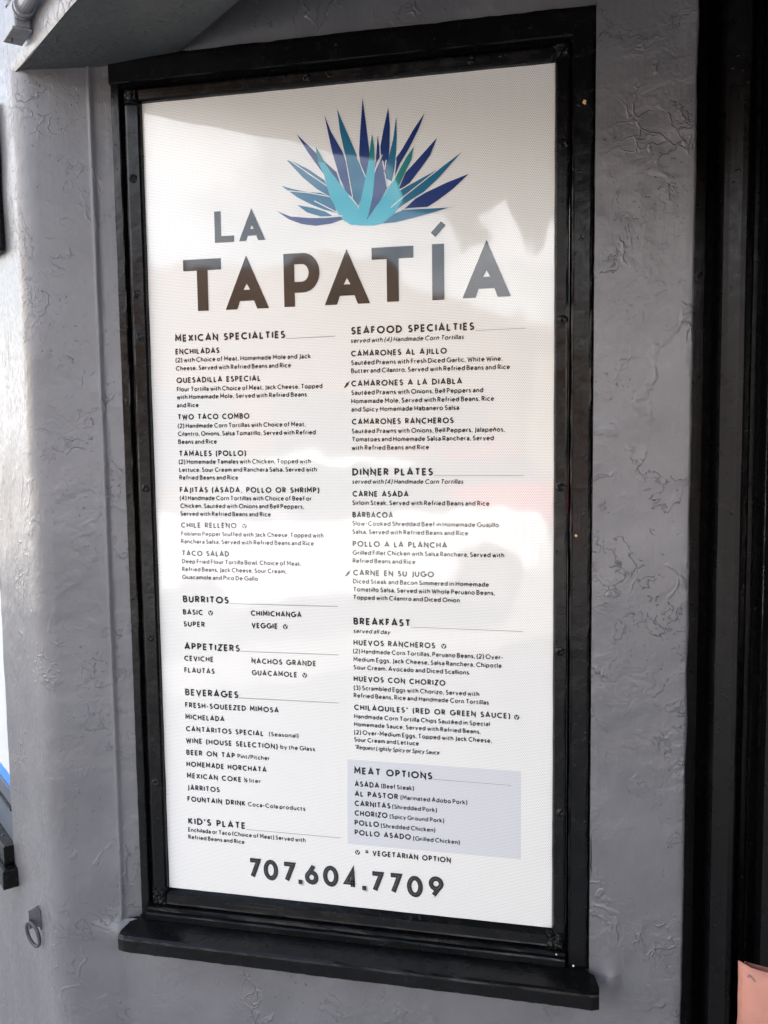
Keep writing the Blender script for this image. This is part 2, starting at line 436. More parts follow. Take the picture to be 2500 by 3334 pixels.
profile([(.8929, .062), (.8932, .036), (.899, .027), (.911, .020), (.914, .021), (.915, .084)], -.87, 1.95, 'jamb', M['door'], df, base)
m = MB(); m.box8([S(.902, .100, -.87), S(1.80, -.72, -.87), S(1.83, -.69, -.87), S(.915, .135, -.87), S(.902, .100, 1.95), S(1.80, -.72, 1.95), S(1.83, -.69, 1.95), S(.915, .135, 1.95)])
m.build('door_leaf', M['door'], df, base)

# ------------------------------------------------------------------ menu window: casing, beads, sill, screws
mw = thing('menu_window', 'black painted timber window frame with screwed beads and sill around the white menu sign', 'window', S(.3, 0, -.1))
B0 = mw.location
def bar_v(name, prof, z0, z1, mat='black_v', amp=.0005, jag=None, dz=.012):
    """upright length of a moulding; prof is a list of (x, y); jag = index of a ragged paint edge"""
    m = MB(); n = int((z1 - z0) / dz); rows = []
    for k in range(n + 1):
        z = z0 + (z1 - z0) * k / n; r = []
        for i, (x, y) in enumerate(prof):
            dx = wob((x, i, z), amp, 22, i); dy = wob((x, i, z), amp, 22, i + 30)
            if jag and i in jag: dx += .0011 * nz3((0, i, z), 140, i) + .0008 * nz3((0, i, z), 60, i)
            r.append(S(x + dx, y + dy, z))
        rows.append(r)
    m.grid(rows); m.poly(rows[0]); m.poly(rows[-1][::-1])
    return m.build(name, M[mat], mw, B0)
def bar_h(name, prof, x0, x1, mat='black_h', amp=.0005, jag=None, dx_=.012):
    m = MB(); n = int((x1 - x0) / dx_); rows = []
    for k in range(n + 1):
        x = x0 + (x1 - x0) * k / n; r = []
        for i, (y, z) in enumerate(prof):
            a = wob((x, i, z), amp, 22, i); b = wob((x, i, z), amp, 22, i + 30)
            if jag and i in jag: b += .0011 * nz3((x, i, 0), 140, i) + .0008 * nz3((x, i, 0), 60, i)
            r.append(S(x, y + a, z + b))
        rows.append(r)
    m.grid(rows); m.poly(rows[0]); m.poly(rows[-1][::-1])
    return m.build(name, M[mat], mw, B0)
# left casing and bead
bar_v('casing', [(-.0515, .012), (-.0465, .011), (-.0458, -.0075), (-.0445, -.0095), (-.0335, -.0095), (-.0322, -.0085), (-.0316, .004), (-.0238, .005), (-.0236, .012)], -.05, 1.262, amp=.0005, jag=(3,))
bar_v('bead', [(-.0236, .011), (-.0232, -.0075), (-.0218, -.0105), (-.0190, -.0112), (-.0030, -.0095), (-.0006, -.0065), (.0004, .0)], -.024, SH + .018)
# right casing and bead
bar_v('bead', [(SW - .0004, .0), (SW + .0006, -.0065), (SW + .0030, -.0100), (SW + .0155, -.0112), (SW + .0182, -.0105), (SW + .0192, -.0075), (SW + .0196, .012)], -.024, SH + .018)
bar_v('casing', [(SW + .0200, .014), (SW + .0225, .008), (SW + .0232, -.0120), (SW + .0243, -.0132), (SW + .0262, -.0128), (SW + .0268, -.0145), (SW + .0470, -.0150), (SW + .0500, -.0140), (SW + .0512, -.009), (SW + .0518, -.0105), (SW + .0555, -.0120)], -.050, 1.262, amp=.0006, jag=(7, 10))
# top casing and bead
bar_h('bead', [(.0, SH - .0004), (-.0065, SH + .0006), (-.0098, SH + .0030), (-.0112, SH + .0150), (-.0100, SH + .0175), (-.004, SH + .0182), (.012, SH + .0184)], .0006, SW - .0006)
bar_h('casing', [(.012, SH + .0188), (.0075, SH + .0200), (-.0030, SH + .0235), (-.0055, SH + .0250), (-.0040, SH + .0268), (-.0090, SH + .0290), (-.0105, SH + .0305), (-.0112, SH + .0590), (-.0098, SH + .0650), (-.006, SH + .0652)], -.047, SW + .0558, amp=.0007, jag=(7, 8))
# bottom bead, step board
bar_h('bead', [(.0, .0004), (-.0050, -.0030), (-.0098, -.0058), (-.0112, -.0190), (-.0120, -.0212), (-.0105, -.0235), (.012, -.0240)], .0006, SW - .0006)
bar_h('step_board', [(.012, -.0244), (-.0165, -.0248), (-.0190, -.0262), (-.0195, -.0300), (-.0180, -.0318), (-.0225, -.0330), (-.0240, -.0350), (-.0235, -.0440), (-.02, -.0460)], -.0300, SW + .0195, amp=.0008)
# sill: extruded nose with ends cut round
m = MB(); prof = [(-.002, -.0435), (-.0235, -.0455), (-.030, -.0468), (-.050, -.0510), (-.0600, -.0535), (-.0635, -.0560), (-.0645, -.0590), (-.0640, -.0690), (-.0635, -.0780), (-.0600, -.0800), (-.012, -.0800)]
x0, x1 = -.0600, .6755; rows = []; n = 70
def end_in(y, d):             # the ends are cut round in plan
    t = min(1, max(0, (-y - .0235) / .032)); return d * (1 - math.sqrt(1 - (1 - t) ** 2))
for k in range(n + 1):
    r = []
    for i, (y, z) in enumerate(prof):
        xa = x0 + end_in(y, .014); xb = x1 - end_in(y, .018)
        x = xa + (xb - xa) * k / n; e = min(k, n - k)
        yy = y + (.0035 if e == 0 else 0) * (1 if y < -.055 else 0)
        r.append(S(x, yy + wob((x, i, z), .0007, 22, i), z + wob((x, i, z), .0007, 22, i + 30) + (.0009 * nz3((x, i, 0), 120, i) if i in (8, 9) else 0)))
    rows.append(r)
m.grid(rows); m.poly(rows[0]); m.poly(rows[-1][::-1])
m.build('sill', M['black_h'], mw, B0)
# glass behind the film
m = MB(); m.box((-.02, .0012, Z0 - .02), (SW + .02, .006, Z0 + SH + .02)); m.build('glass_pane', M['dglass'], mw, B0)
# clumsy painted screws
def screw(x, z, r):
    m = MB(); n = 14; rng = random.Random(int(x * 1e4 + z * 1e5))
    ring = []
    prof = [(1.35, 0.0), (1.15, .0008), (.95, .0016), (.6, .0024), (.0, .0026)]
    sx = rng.uniform(.9, 1.1); a0 = rng.uniform(0, 3)
    rows = []
    for rr, h in prof[:-1]:
        row = []
        for k in range(n):
            a = 2 * math.pi * k / n
            rad = r * rr * (1 + .16 * rng.uniform(-1, 1))
            dent = -.0022 if (rr < .8 and abs(math.sin(a - a0)) < .35) else 0
            row.append(m.vert(S(x + rad * math.cos(a) * sx, -.0102 - h - dent + rng.uniform(-.0003, .0003), z + rad * math.sin(a))))
        rows.append(row)
    for a, b in zip(rows, rows[1:]):
        for k in range(n): m.face((a[k], a[(k + 1) % n], b[(k + 1) % n], b[k]))
    c = m.vert(S(x, -.0102 - .0008, z))
    for k in range(n): m.face((rows[-1][k], rows[-1][(k + 1) % n], c))
    m.build('screw', M['black_d'], mw, B0)
for x, z in ((-.0137, 1.110), (-.0150, .940), (-.0110, .8759), (-.0115, .6455), (-.0120, .4114), (-.0125, .1767), (.6193, 1.1103), (.6200, .8775), (.6175, .6488), (.6180, .4158), (.6205, .1802), (.2612, 1.2305), (.4953, 1.2310)):
    screw(x, z, .0052)
# crumpled filler lumps in the four bead corners
def lump(x0, x1, z0, z1, seed):
    m = MB(); n = 15; rows = []
    for j in range(n + 1):
        row = []
        for i in range(n + 1):
            u, v = i / n, j / n
            x = x0 + (x1 - x0) * u; z = z0 + (z1 - z0) * v
            e = min(u, 1 - u, v, 1 - v); h = min(1, e / .16)
            f = abs(nz3((x, 0, z), 75, seed)) + .6 * abs(nz3((x, 0, z), 150, seed + 3)) + .35 * abs(nz3((x, 0, z), 310, seed + 8))
            jx = (1 - h) * .0022 * nz3((x, z, 1), 110, seed + 2); jz = (1 - h) * .0022 * nz3((x, z, 5), 110, seed + 2)
            row.append(S(x + jx, -.0106 - h * (.001 + .008 * f) + (1 - h) * .004, z + jz))
        rows.append(row)
    m.grid(rows); m.build('corner_filler', M['black_d'], mw, B0)
lump(-.0245, .0008, SH - .006, SH + .0195, 1); lump(SW - .006, SW + .021, SH - .001, SH + .021, 2)
lump(-.0255, .0022, -.0255, .004, 3); lump(SW - .010, SW + .0215, -.0275, .003, 4)
# chips in the paint
def chip(x, y, z, r, mat, seed):
    m = MB(); rg = random.Random(seed); n = 9
    ring = [m.vert(S(x + r * rg.uniform(.6, 1.2) * math.cos(6.283 * k / n), y, z + r * rg.uniform(.7, 1.3) * math.sin(6.283 * k / n))) for k in range(n)]
    c = m.vert(S(x, y - .0005, z))
    for k in range(n): m.face((ring[k], ring[(k + 1) % n], c))
    m.build('paint_chip', M[mat], mw, B0)
chip(.6468, -.0156, 1.1604, .0030, 'tan', 1); chip(.6391, -.0156, .5815, .0019, 'tan', 2); chip(.6394, -.0250, -.0391, .0016, 'fleck', 3); chip(.6150, -.0200, -.0280, .0012, 'fleck', 4)

# ------------------------------------------------------------------ the menu sign
ms = thing('menu_sign', 'white perforated restaurant menu sign with a blue agave and LA TAPATÍA lettering', 'menu sign', S(SW / 2, 0, 0))
BS = ms.location
m = MB(); nx, nzn = 12, 24
m.grid([[S(-.004 + (SW + .008) * i / nx, 0, -.004 + (SH + .008) * j / nzn) for i in range(nx + 1)] for j in range(nzn + 1)])
m.build('film_sheet', M['white'], ms, BS, fix=False)

def arc(cx, cy, rx, ry, a0, a1, n=None):
    n = n or max(3, int(abs(a1 - a0) / 20))
    return [(cx + rx * math.cos(R(a0 + (a1 - a0) * i / n)), cy + ry * math.sin(R(a0 + (a1 - a0) * i / n))) for i in range(n + 1)]
G = {}
def g(ch, w, *st): G[ch] = (w, st)
g('A', .70, [(0, 0), (.35, 1), (.70, 0)], [(.1, .25), (.6, .25)])
g('B', .50, [(0, 0), (0, 1), (.24, 1)] + arc(.24, .77, .21, .23, 90, -90) + [(0, .54)], [(.24, .54)] + arc(.25, .27, .25, .27, 90, -90) + [(0, 0)])
g('C', .74, arc(.46, .5, .46, .5, 52, 308))
g('D', .66, [(0, 0), (0, 1), (.18, 1)] + arc(.18, .5, .48, .5, 90, -90) + [(0, 0)])
g('E', .42, [(.42, 1), (0, 1), (0, 0), (.42, 0)], [(0, .5), (.38, .5)])
g('F', .40, [(.40, 1), (0, 1), (0, 0)], [(0, .5), (.36, .5)])
g('G', .86, arc(.46, .5, .46, .5, 52, 352) + [(.92, .46), (.52, .46)])
g('H', .60, [(0, 0), (0, 1)], [(.6, 0), (.6, 1)], [(0, .5), (.6, .5)])
g('I', .0, [(0, 0), (0, 1)])
g('J', .20, [(.2, 1), (.2, .02)] + arc(.0, .02, .2, .22, 0, -90, 4))
g('K', .52, [(0, 0), (0, 1)], [(.48, 1), (.03, .47)], [(.14, .58), (.52, 0)])
g('L', .40, [(0, 1), (0, 0), (.40, 0)])
g('M', .74, [(0, 0), (.03, 1), (.37, .34), (.71, 1), (.74, 0)])
g('N', .62, [(0, 0), (0, 1), (.62, 0), (.62, 1)])
g('O', .92, arc(.46, .5, .46, .5, 90, 450, 22))
g('P', .46, [(0, 0), (0, 1), (.2, 1)] + arc(.2, .73, .26, .27, 90, -90) + [(0, .46)])
g('Q', .92, arc(.46, .5, .46, .5, 90, 450, 22), [(.55, .28), (.9, -.02)])
g('R', .50, [(0, 0), (0, 1), (.2, 1)] + arc(.2, .74, .26, .26, 90, -90) + [(0, .48)], [(.2, .48), (.5, 0)])
g('S', .46, arc(.24, .755, .2, .245, 40, 265, 9) + arc(.22, .255, .24, .255, 80, -145, 9))
g('T', .56, [(0, 1), (.56, 1)], [(.28, 1), (.28, 0)])
g('U', .58, [(0, 1), (0, .3)] + arc(.29, .3, .29, .3, 180, 360) + [(.58, 1)])
g('V', .66, [(0, 1), (.33, 0), (.66, 1)])
g('W', .94, [(0, 1), (.22, 0), (.47, .8), (.72, 0), (.94, 1)])
g('X', .58, [(0, 1), (.58, 0)], [(.58, 1), (0, 0)])
g('Y', .56, [(0, 1), (.28, .5), (.56, 1)], [(.28, .5), (.28, 0)])
g('Z', .52, [(0, 1), (.52, 1), (0, 0), (.52, 0)])
g('0', .54, arc(.27, .5, .27, .5, 90, 450, 20)); g('1', .2, [(0, .78), (.2, 1), (.2, 0)])
g('2', .5, arc(.25, .74, .24, .26, 165, -30, 9) + [(0, 0), (.5, 0)])
g('3', .46, arc(.22, .76, .21, .24, 150, -90, 8), arc(.22, .26, .24, .26, 90, -150, 8))
g('4', .56, [(.42, 0), (.42, 1), (0, .26), (.56, .26)])
g('6', .54, [(.40, 1), (.06, .45)], arc(.27, .3, .27, .3, 90, 450, 16))
g('7', .50, [(0, 1), (.5, 1), (.14, 0)]); g('9', .54, [(.14, 0), (.48, .55)], arc(.27, .7, .27, .3, 90, 450, 16))
X = .66
g('a', .40, arc(.2, X * .66, .2, X * .34, 150, 0, 6) + [(.4, 0)], [(.4, X * .58), (.2, X * .56)] + arc(.19, .19, .19, .19, 90, 270, 6) + [(.3, .02), (.4, .16)])
g('b', .52, [(0, 1.05), (0, 0)], arc(.26, X / 2, .26, X / 2, 90, 450, 14))
g('c', .44, arc(.28, X / 2, .28, X / 2, 50, 310, 10))
g('d', .52, [(.52, 1.05), (.52, 0)], arc(.26, X / 2, .26, X / 2, 90, 450, 14))
g('e', .50, [(.01, X * .52), (.5, X * .52)] + arc(.26, X / 2, .25, X / 2, 5, 315, 13))
g('f', .24, [(.1, 0), (.1, .84)] + arc(.26, .84, .16, .2, 180, 75, 4), [(-.04, X), (.24, X)])
g('g', .52, [(.52, X), (.52, -.08)] + arc(.26, -.08, .26, .24, 0, -150, 7), arc(.26, X / 2, .26, X / 2, 90, 450, 14))
g('h', .44, [(0, 1.05), (0, 0)], arc(.22, X * .62, .22, X * .38, 180, 0, 7) + [(.44, 0)])
g('i', .0, [(0, 0), (0, X)], [(0, .88), (0, 1.0)]); g('j', .0, [(0, X), (0, -.12)] + arc(-.13, -.12, .13, .16, 0, -80, 3), [(0, .88), (0, 1.0)])
g('k', .42, [(0, 1.05), (0, 0)], [(.38, X), (.03, .32)], [(.12, .4), (.42, 0)]); g('l', .0, [(0, 0), (0, 1.05)])
g('m', .76, [(0, X), (0, 0)], arc(.19, X * .64, .19, X * .36, 180, 0, 7) + [(.38, 0)], arc(.57, X * .64, .19, X * .36, 180, 0, 7) + [(.76, 0)])
g('n', .44, [(0, X), (0, 0)], arc(.22, X * .62, .22, X * .38, 180, 0, 7) + [(.44, 0)])
g('o', .54, arc(.27, X / 2, .27, X / 2, 90, 450, 14)); g('p', .52, [(0, X), (0, -.3)], arc(.26, X / 2, .26, X / 2, 90, 450, 14))
g('q', .52, [(.52, X), (.52, -.3)], arc(.26, X / 2, .26, X / 2, 90, 450, 14))
g('r', .22, [(0, X), (0, 0)], arc(.2, X * .6, .2, X * .4, 180, 75, 4)); g('s', .32, arc(.165, X * .75, .145, X * .25, 40, 265, 7) + arc(.16, X * .25, .16, X * .25, 85, -145, 7))
g('t', .26, [(.08, .86), (.08, .16)] + arc(.21, .16, .13, .16, 180, 290, 4), [(-.03, X), (.26, X)])
g('u', .44, [(0, X), (0, .24)] + arc(.22, .24, .22, .24, 180, 360, 7), [(.44, X), (.44, 0)])
g('v', .46, [(0, X), (.23, 0), (.46, X)]); g('w', .70, [(0, X), (.17, 0), (.35, X * .9), (.53, 0), (.70, X)])
g('x', .42, [(0, X), (.42, 0)], [(.42, X), (0, 0)]); g('y', .46, [(0, X), (.24, .02)], [(.46, X), (.12, -.3)]); g('z', .4, [(0, X), (.4, X), (0, 0), (.4, 0)])
g(',', .02, [(.05, .06), (-.02, -.14)]); g('.', .0, [(0, 0), (0, .07)]); g('(', .14, [(.14, 1.08), (.02, .75), (0, .42), (.02, .1), (.14, -.22)])
g(')', .14, [(0, 1.08), (.12, .75), (.14, .42), (.12, .1), (0, -.22)]); g('/', .3, [(0, -.1), (.3, 1.05)]); g('-', .24, [(0, .4), (.24, .4)])
g("'", .0, [(0, .75), (0, 1.05)]); g('*', .2, [(.1, .8), (.1, 1.06)], [(0, .87), (.2, .99)], [(.2, .87), (0, .99)]); g('=', .5, [(0, .28), (.5, .28)], [(0, .66), (.5, .66)])
g('½', .7, [(0, .9), (.1, 1), (.1, .5)], [(.05, 0), (.55, 1)], arc(.55, .36, .13, .14, 165, -30, 5) + [(.42, 0), (.70, 0)])
g('é', .50, *(G['e'][1] + ([(.2, .8), (.34, .98)],))); g('ñ', .44, *(G['n'][1] + ([(.06, .8), (.16, .88), (.28, .82), (.38, .9)],)))

def ribbon(mb, pts, w, y):
    """flat stroke of width w through pts (x, z) in metres, at depth y"""
    pts = [Vector((p[0], p[1])) for p in pts]
    pts = [p for i, p in enumerate(pts) if i == 0 or (p - pts[i - 1]).length > 1e-7]
    closed = (pts[0] - pts[-1]).length < 1e-6
    if closed: pts = pts[:-1]
    n = len(pts); Lh, Rh = [], []
    for i in range(n):
        a = pts[i - 1] if (i > 0 or closed) else None; b = pts[(i + 1) % n] if (i < n - 1 or closed) else None
        d0 = (pts[i] - a).normalized() if a is not None else None
        d1 = (b - pts[i]).normalized() if b is not None else None
        if d0 is None: d0 = d1
        if d1 is None: d1 = d0
        t = (d0 + d1)
        t = t.normalized() if t.length > 1e-4 else d1
        nn = Vector((-t.y, t.x)); k = 1 / max(.38, abs(nn.dot(Vector((-d1.y, d1.x)))))
        Lh.append(mb.vert(S(pts[i].x + nn.x * w / 2 * k, y, pts[i].y + nn.y * w / 2 * k)))
        Rh.append(mb.vert(S(pts[i].x - nn.x * w / 2 * k, y, pts[i].y - nn.y * w / 2 * k)))
    for i in range(n if closed else n - 1):
        j = (i + 1) % n; mb.face((Lh[i], Rh[i], Rh[j], Lh[j]))

STY = {  # cap height mm, stroke/cap, tracking, space
    'H': (11.0, .23, .22, .62), 'S': (8.7, .22, .2, .62), 'b': (7.2, .185, .13, .23), 'i': (7.0, .17, .13, .23)}
def text(mb, sty, t, x0, z0, x1):
    cap, sw, tr, spc = STY[sty]
    s_in = sw
    pos = []; cur = 0
    for k, ch in enumerate(t):
        if ch == ' ': cur += spc; continue
        w = G[ch][0]; pos.append((ch, cur + sw / 2)); cur += w * 1.0 + sw + tr
    nat = (cur - tr) * cap
    kx = (x1 - x0) / nat if t != '=' else 1
    sc = (1 - sw)
    for ch, px in pos:
        for q, st in enumerate(G[ch][1]):
            pts = []
            for gx, gy in st:
                X_ = x0 + (px + gx) * cap * kx
                Z_ = z0 + (sw / 2 + gy * sc) * cap
                if sty == 'i': X_ += (Z_ - z0) * .2
                pts.append((X_ / 1000, Z_ / 1000))
            ribbon(mb, pts, sw * cap / 1000, -.00055 - .00006 * q)
    return kx
TXT = [('H', 'MEXICAN SPECIALTIES', 41.7, 866.8, 217.2, 867.5),
 ('S', 'ENCHILADAS', 41.6, 847.9, 112.9, 848.8),
 ('b', '(2) with Choice of Meat, Homemade Mole and Jack', 41.2, 836.6, 255.9, 836.2),
 ('b', 'Cheese, Served with Refried Beans and Rice', 41.4, 824.2, 225.3, 823.8),
 ('S', 'QUESADILLA ESPECIAL', 41.7, 805.2, 177.4, 805.4),
 ('b', 'Flour Tortilla with Choice of Meat, Jack Cheese, Topped', 41.8, 792.6, 272.9, 792.4),
 ('b', 'with Homemade Mole, Served with Refried Beans', 41.4, 780.9, 248.8, 780.6),
 ('b', 'and Rice', 40.9, 768.4, 76.8, 768.3),
 ('S', 'TWO TACO COMBO', 41.7, 749.3, 158.0, 750.0),
 ('b', '(2) Handmade Corn Tortillas with Choice of Meat,', 41.3, 737.1, 246.1, 736.9),
 ('b', 'Cilantro, Onions, Salsa Tomatillo, Served with Refried', 41.2, 725.1, 261.3, 724.7),
 ('b', 'Beans and Rice', 41.3, 712.7, 104.5, 712.7),
 ('S', 'TAMALES (POLLO)', 41.9, 694.0, 151.1, 693.9),
 ('b', '(2) Homemade Tamales with Chicken, Topped with', 41.0, 682.1, 252.7, 682.2),
 ('b', 'Lettuce, Sour Cream and Ranchera Salsa, Served with', 41.4, 669.8, 262.0, 670.1),
 ('b', 'Refried Beans and Rice', 41.2, 657.8, 137.4, 658.0),
 ('S', 'FAJITAS (ASADA, POLLO OR SHRIMP)', 41.2, 637.8, 265.1, 638.8),
 ('b', '(4) Handmade Corn Tortillas with Choice of Beef or', 40.8, 626.1, 253.0, 627.1),
 ('b', 'Chicken, Sautéed with Onions and Bell Peppers,', 41.3, 614.1, 240.9, 614.7),
 ('b', 'Served with Refried Beans and Rice', 40.9, 602.0, 188.1, 602.6),
 ('S', 'CHILE RELLENO', 41.2, 583.4, 132.6, 584.1),
 ('V', '', 145.5, 587.6, 145.5, 587.6),
 ('b', 'Poblano Pepper Stuffed with Jack Cheese, Topped with', 40.7, 570.6, 270.3, 572.0),
 ('b', 'Ranchera Salsa, Served with Refried Beans and Rice', 40.3, 558.4, 254.9, 560.1),
 ('S', 'TACO SALAD', 41.1, 539.7, 119.2, 540.5),
 ('b', 'Deep Fried Flour Tortilla Bowl, Choice of Meat,', 40.7, 527.2, 234.7, 529.2),
 ('b', 'Refried Beans, Jack Cheese, Sour Cream,', 40.6, 515.0, 210.7, 516.8),
 ('b', 'Guacamole and Pico De Gallo', 40.4, 502.8, 165.1, 504.5),
 ('H', 'BURRITOS', 40.4, 466.4, 116.5, 467.7),
 ('S', 'BASIC', 39.7, 447.5, 73.2, 448.0),
 ('V', '', 85.9, 451.8, 85.9, 451.8),
 ('S', 'CHIMICHANGA', 152.2, 449.1, 233.3, 449.8),
 ('S', 'SUPER', 40.0, 428.6, 75.9, 429.1),
 ('S', 'VEGGIE', 152.8, 430.4, 194.8, 430.6),
 ('V', '', 207.0, 434.5, 207.0, 434.5),
 ('H', 'APPETIZERS', 40.2, 391.6, 132.5, 393.0),
 ('S', 'CEVICHE', 39.4, 374.0, 88.4, 374.4),
 ('S', 'NACHOS GRANDE', 151.1, 374.4, 254.8, 375.7),
 ('S', 'FLAUTAS', 38.8, 355.1, 89.7, 355.6),
 ('S', 'GUACAMOLE', 151.1, 355.9, 224.2, 357.1),
 ('V', '', 236.3, 360.4, 236.3, 360.4),
 ('H', 'BEVERAGES', 39.0, 318.1, 127.9, 319.7),
 ('S', 'FRESH-SQUEEZED MIMOSA', 38.4, 299.0, 193.5, 299.8),
 ('S', 'MICHELADA', 38.1, 279.9, 103.8, 280.6),
 ('S', 'CANTARITOS SPECIAL', 38.4, 260.7, 167.8, 261.2),
 ('b', '(Seasonal)', 176.3, 261.0, 224.5, 262.4),
 ('S', 'WINE (HOUSE SELECTION)', 37.7, 241.8, 190.3, 242.0),
 ('b', 'by the Glass', 194.5, 242.7, 250.4, 242.6),
 ('S', 'BEER ON TAP', 37.6, 222.3, 119.6, 222.7),
 ('b', 'Pint/Pitcher', 123.7, 222.8, 176.8, 223.3),
 ('S', 'HOMEMADE HORCHATA', 37.3, 202.9, 171.2, 204.4),
 ('S', 'MEXICAN COKE', 37.3, 184.2, 129.1, 185.3),
 ('b', '½ liter', 132.8, 185.2, 161.2, 185.2),
 ('S', 'JARRITOS', 37.5, 164.7, 92.3, 165.9),
 ('S', 'FOUNTAIN DRINK', 36.9, 146.5, 134.8, 146.6),
 ('b', 'Coca-Cola products', 138.7, 146.5, 232.8, 147.1),
 ('H', "KID'S PLATE", 37.0, 109.0, 134.0, 109.2),
 ('b', 'Enchilada or Taco (Choice of Meat) Served with', 36.5, 96.1, 232.2, 96.9),
 ('b', 'Refried Beans and Rice', 36.3, 84.5, 131.4, 84.5),
 ('H', 'SEAFOOD SPECIALTIES', 317.7, 868.3, 496.9, 869.3),
 ('i', 'served with (4) Handmade Corn Tortillas', 316.6, 856.3, 481.9, 856.8),
 ('S', 'CAMARONES AL AJILLO', 317.2, 836.9, 457.7, 837.3),
 ('b', 'Sautéed Prawns with Fresh Diced Garlic, White Wine,', 317.0, 824.6, 536.4, 824.8),
 ('b', 'Butter and Cilantro, Served with Refried Beans and Rice', 316.8, 812.6, 546.9, 813.3),
 ('S', 'CAMARONES A LA DIABLA', 316.8, 793.5, 479.5, 794.4),
 ('C', '', 305.2, 792.4, 314.8, 801.2),
 ('b', 'Sautéed Prawns with Onions, Bell Peppers and', 316.6, 781.3, 509.4, 781.9),
 ('b', 'Homemade Mole, Served with Refried Beans, Rice', 316.4, 769.1, 524.5, 769.5),
 ('b', 'and Spicy Homemade Habanero Salsa', 316.2, 757.2, 475.0, 757.7),
 ('S', 'CAMARONES RANCHEROS', 316.8, 738.3, 466.9, 739.0),
 ('b', 'Sautéed Prawns with Onions, Bell Peppers, Jalapeños,', 316.3, 725.7, 539.8, 725.7),
 ('b', 'Tomatoes and Homemade Salsa Ranchera, Served', 316.4, 713.7, 524.0, 714.0),
 ('b', 'with Refried Beans and Rice', 315.9, 701.4, 430.9, 701.6),
 ('H', 'DINNER PLATES', 316.2, 663.9, 436.4, 664.3),
 ('i', 'served with (4) Handmade Corn Tortillas', 315.4, 651.9, 480.0, 652.0),
 ('S', 'CARNE ASADA', 316.0, 632.8, 400.2, 633.2),
 ('b', 'Sirloin Steak, Served with Refried Beans and Rice', 315.5, 620.4, 517.5, 620.9),
 ('S', 'BARBACOA', 315.5, 601.8, 376.7, 602.2),
 ('b', 'Slow-Cooked Shredded Beef in Homemade Guajillo', 314.9, 589.6, 531.1, 590.3),
 ('b', 'Salsa, Served with Refried Beans and Rice', 314.7, 577.1, 486.9, 578.0),
 ('S', 'POLLO A LA PLANCHA', 315.0, 558.4, 456.4, 559.3),
 ('b', 'Grilled Fillet Chicken with Salsa Ranchera, Served with', 314.8, 546.0, 538.6, 547.0),
 ('b', 'Refried Beans and Rice', 314.6, 534.0, 409.2, 534.8),
 ('S', 'CARNE EN SU JUGO', 315.0, 515.2, 436.6, 516.3),
 ('C', '', 302.6, 514.7, 311.6, 522.5),
 ('b', 'Diced Steak and Bacon Simmered in Homemade', 314.5, 503.2, 516.7, 504.0),
 ('b', 'Tomatillo Salsa, Served with Whole Peruano Beans,', 314.6, 491.3, 525.3, 491.9),
 ('b', 'Topped with Cilantro and Diced Onion', 314.4, 479.1, 474.4, 479.7),
 ('H', 'BREAKFAST', 314.4, 441.1, 401.0, 441.8),
 ('i', 'served all day', 313.6, 428.6, 370.0, 428.9),
 ('S', 'HUEVOS RANCHEROS', 313.9, 409.6, 437.6, 410.9),
 ('V', '', 450.4, 414.3, 450.4, 414.3),
 ('b', '(2) Handmade Corn Tortillas, Peruano Beans, (2) Over-', 313.1, 397.1, 536.9, 398.7),
 ('b', 'Medium Eggs, Jack Cheese, Salsa Ranchera, Chipotle', 313.5, 385.2, 534.7, 385.6),
 ('b', 'Sour Cream, Avocado and Diced Scallions', 313.3, 372.8, 487.4, 373.6),
 ('S', 'HUEVOS CON CHORIZO', 313.3, 354.7, 452.4, 355.2),
 ('b', '(3) Scrambled Eggs with Chorizo, Served with', 313.1, 341.4, 502.3, 342.3),
 ('b', 'Refried Beans, Rice and Handmade Corn Tortillas', 312.9, 329.8, 516.3, 330.3),
 ('S', 'CHILAQUILES* (RED OR GREEN SAUCE)', 313.2, 311.2, 547.1, 310.8),
 ('V', '', 556.3, 314.0, 556.3, 314.0),
 ('b', 'Handmade Corn Tortilla Chips Sautéed in Special', 313.0, 297.6, 517.4, 298.2),
 ('b', 'Homemade Sauce, Served with Refried Beans,', 312.8, 285.7, 504.4, 285.7),
 ('b', '(2) Over-Medium Eggs, Topped with Jack Cheese,', 312.6, 273.4, 520.5, 273.2),
 ('b', 'Sour Cream and Lettuce', 312.4, 261.8, 411.9, 262.2),
 ('i', '*Request Lightly Spicy or Spicy Sauce', 312.6, 250.2, 442.5, 250.1),
 ('H', 'MEAT OPTIONS', 311.9, 211.1, 431.8, 212.0),
 ('S', 'ASADA', 312.2, 191.7, 350.3, 192.4),
 ('b', '(Beef Steak)', 353.5, 192.3, 403.8, 192.8),
 ('S', 'AL PASTOR', 312.0, 176.6, 379.3, 176.9),
 ('b', '(Marinated Adobo Pork)', 383.0, 176.8, 483.9, 177.5),
 ('S', 'CARNITAS', 311.7, 161.1, 367.4, 161.9),
 ('b', '(Shredded Pork)', 370.2, 161.5, 438.4, 161.8),
 ('S', 'CHORIZO', 311.5, 145.9, 362.6, 146.4),
 ('b', '(Spicy Ground Pork)', 365.9, 146.3, 449.1, 146.3),
 ('S', 'POLLO', 311.2, 130.7, 349.3, 131.1),
 ('b', '(Shredded Chicken)', 352.1, 130.8, 435.7, 130.3),
 ('S', 'POLLO ASADO', 311.0, 115.4, 398.4, 115.7),
 ('b', '(Grilled Chicken)', 401.7, 115.4, 472.4, 114.6),
 ('V', '', 314.9, 88.1, 314.9, 88.1),
 ('S', '=', 326.6, 86.4, 331.4, 86.4),
 ('S', 'VEGETARIAN OPTION', 338.5, 85.0, 458.7, 85.3),
 ('R', '', 218.9, 866.4, 293.8, 867.4),
 ('R', '', 117.9, 467.4, 290.8, 468.2),
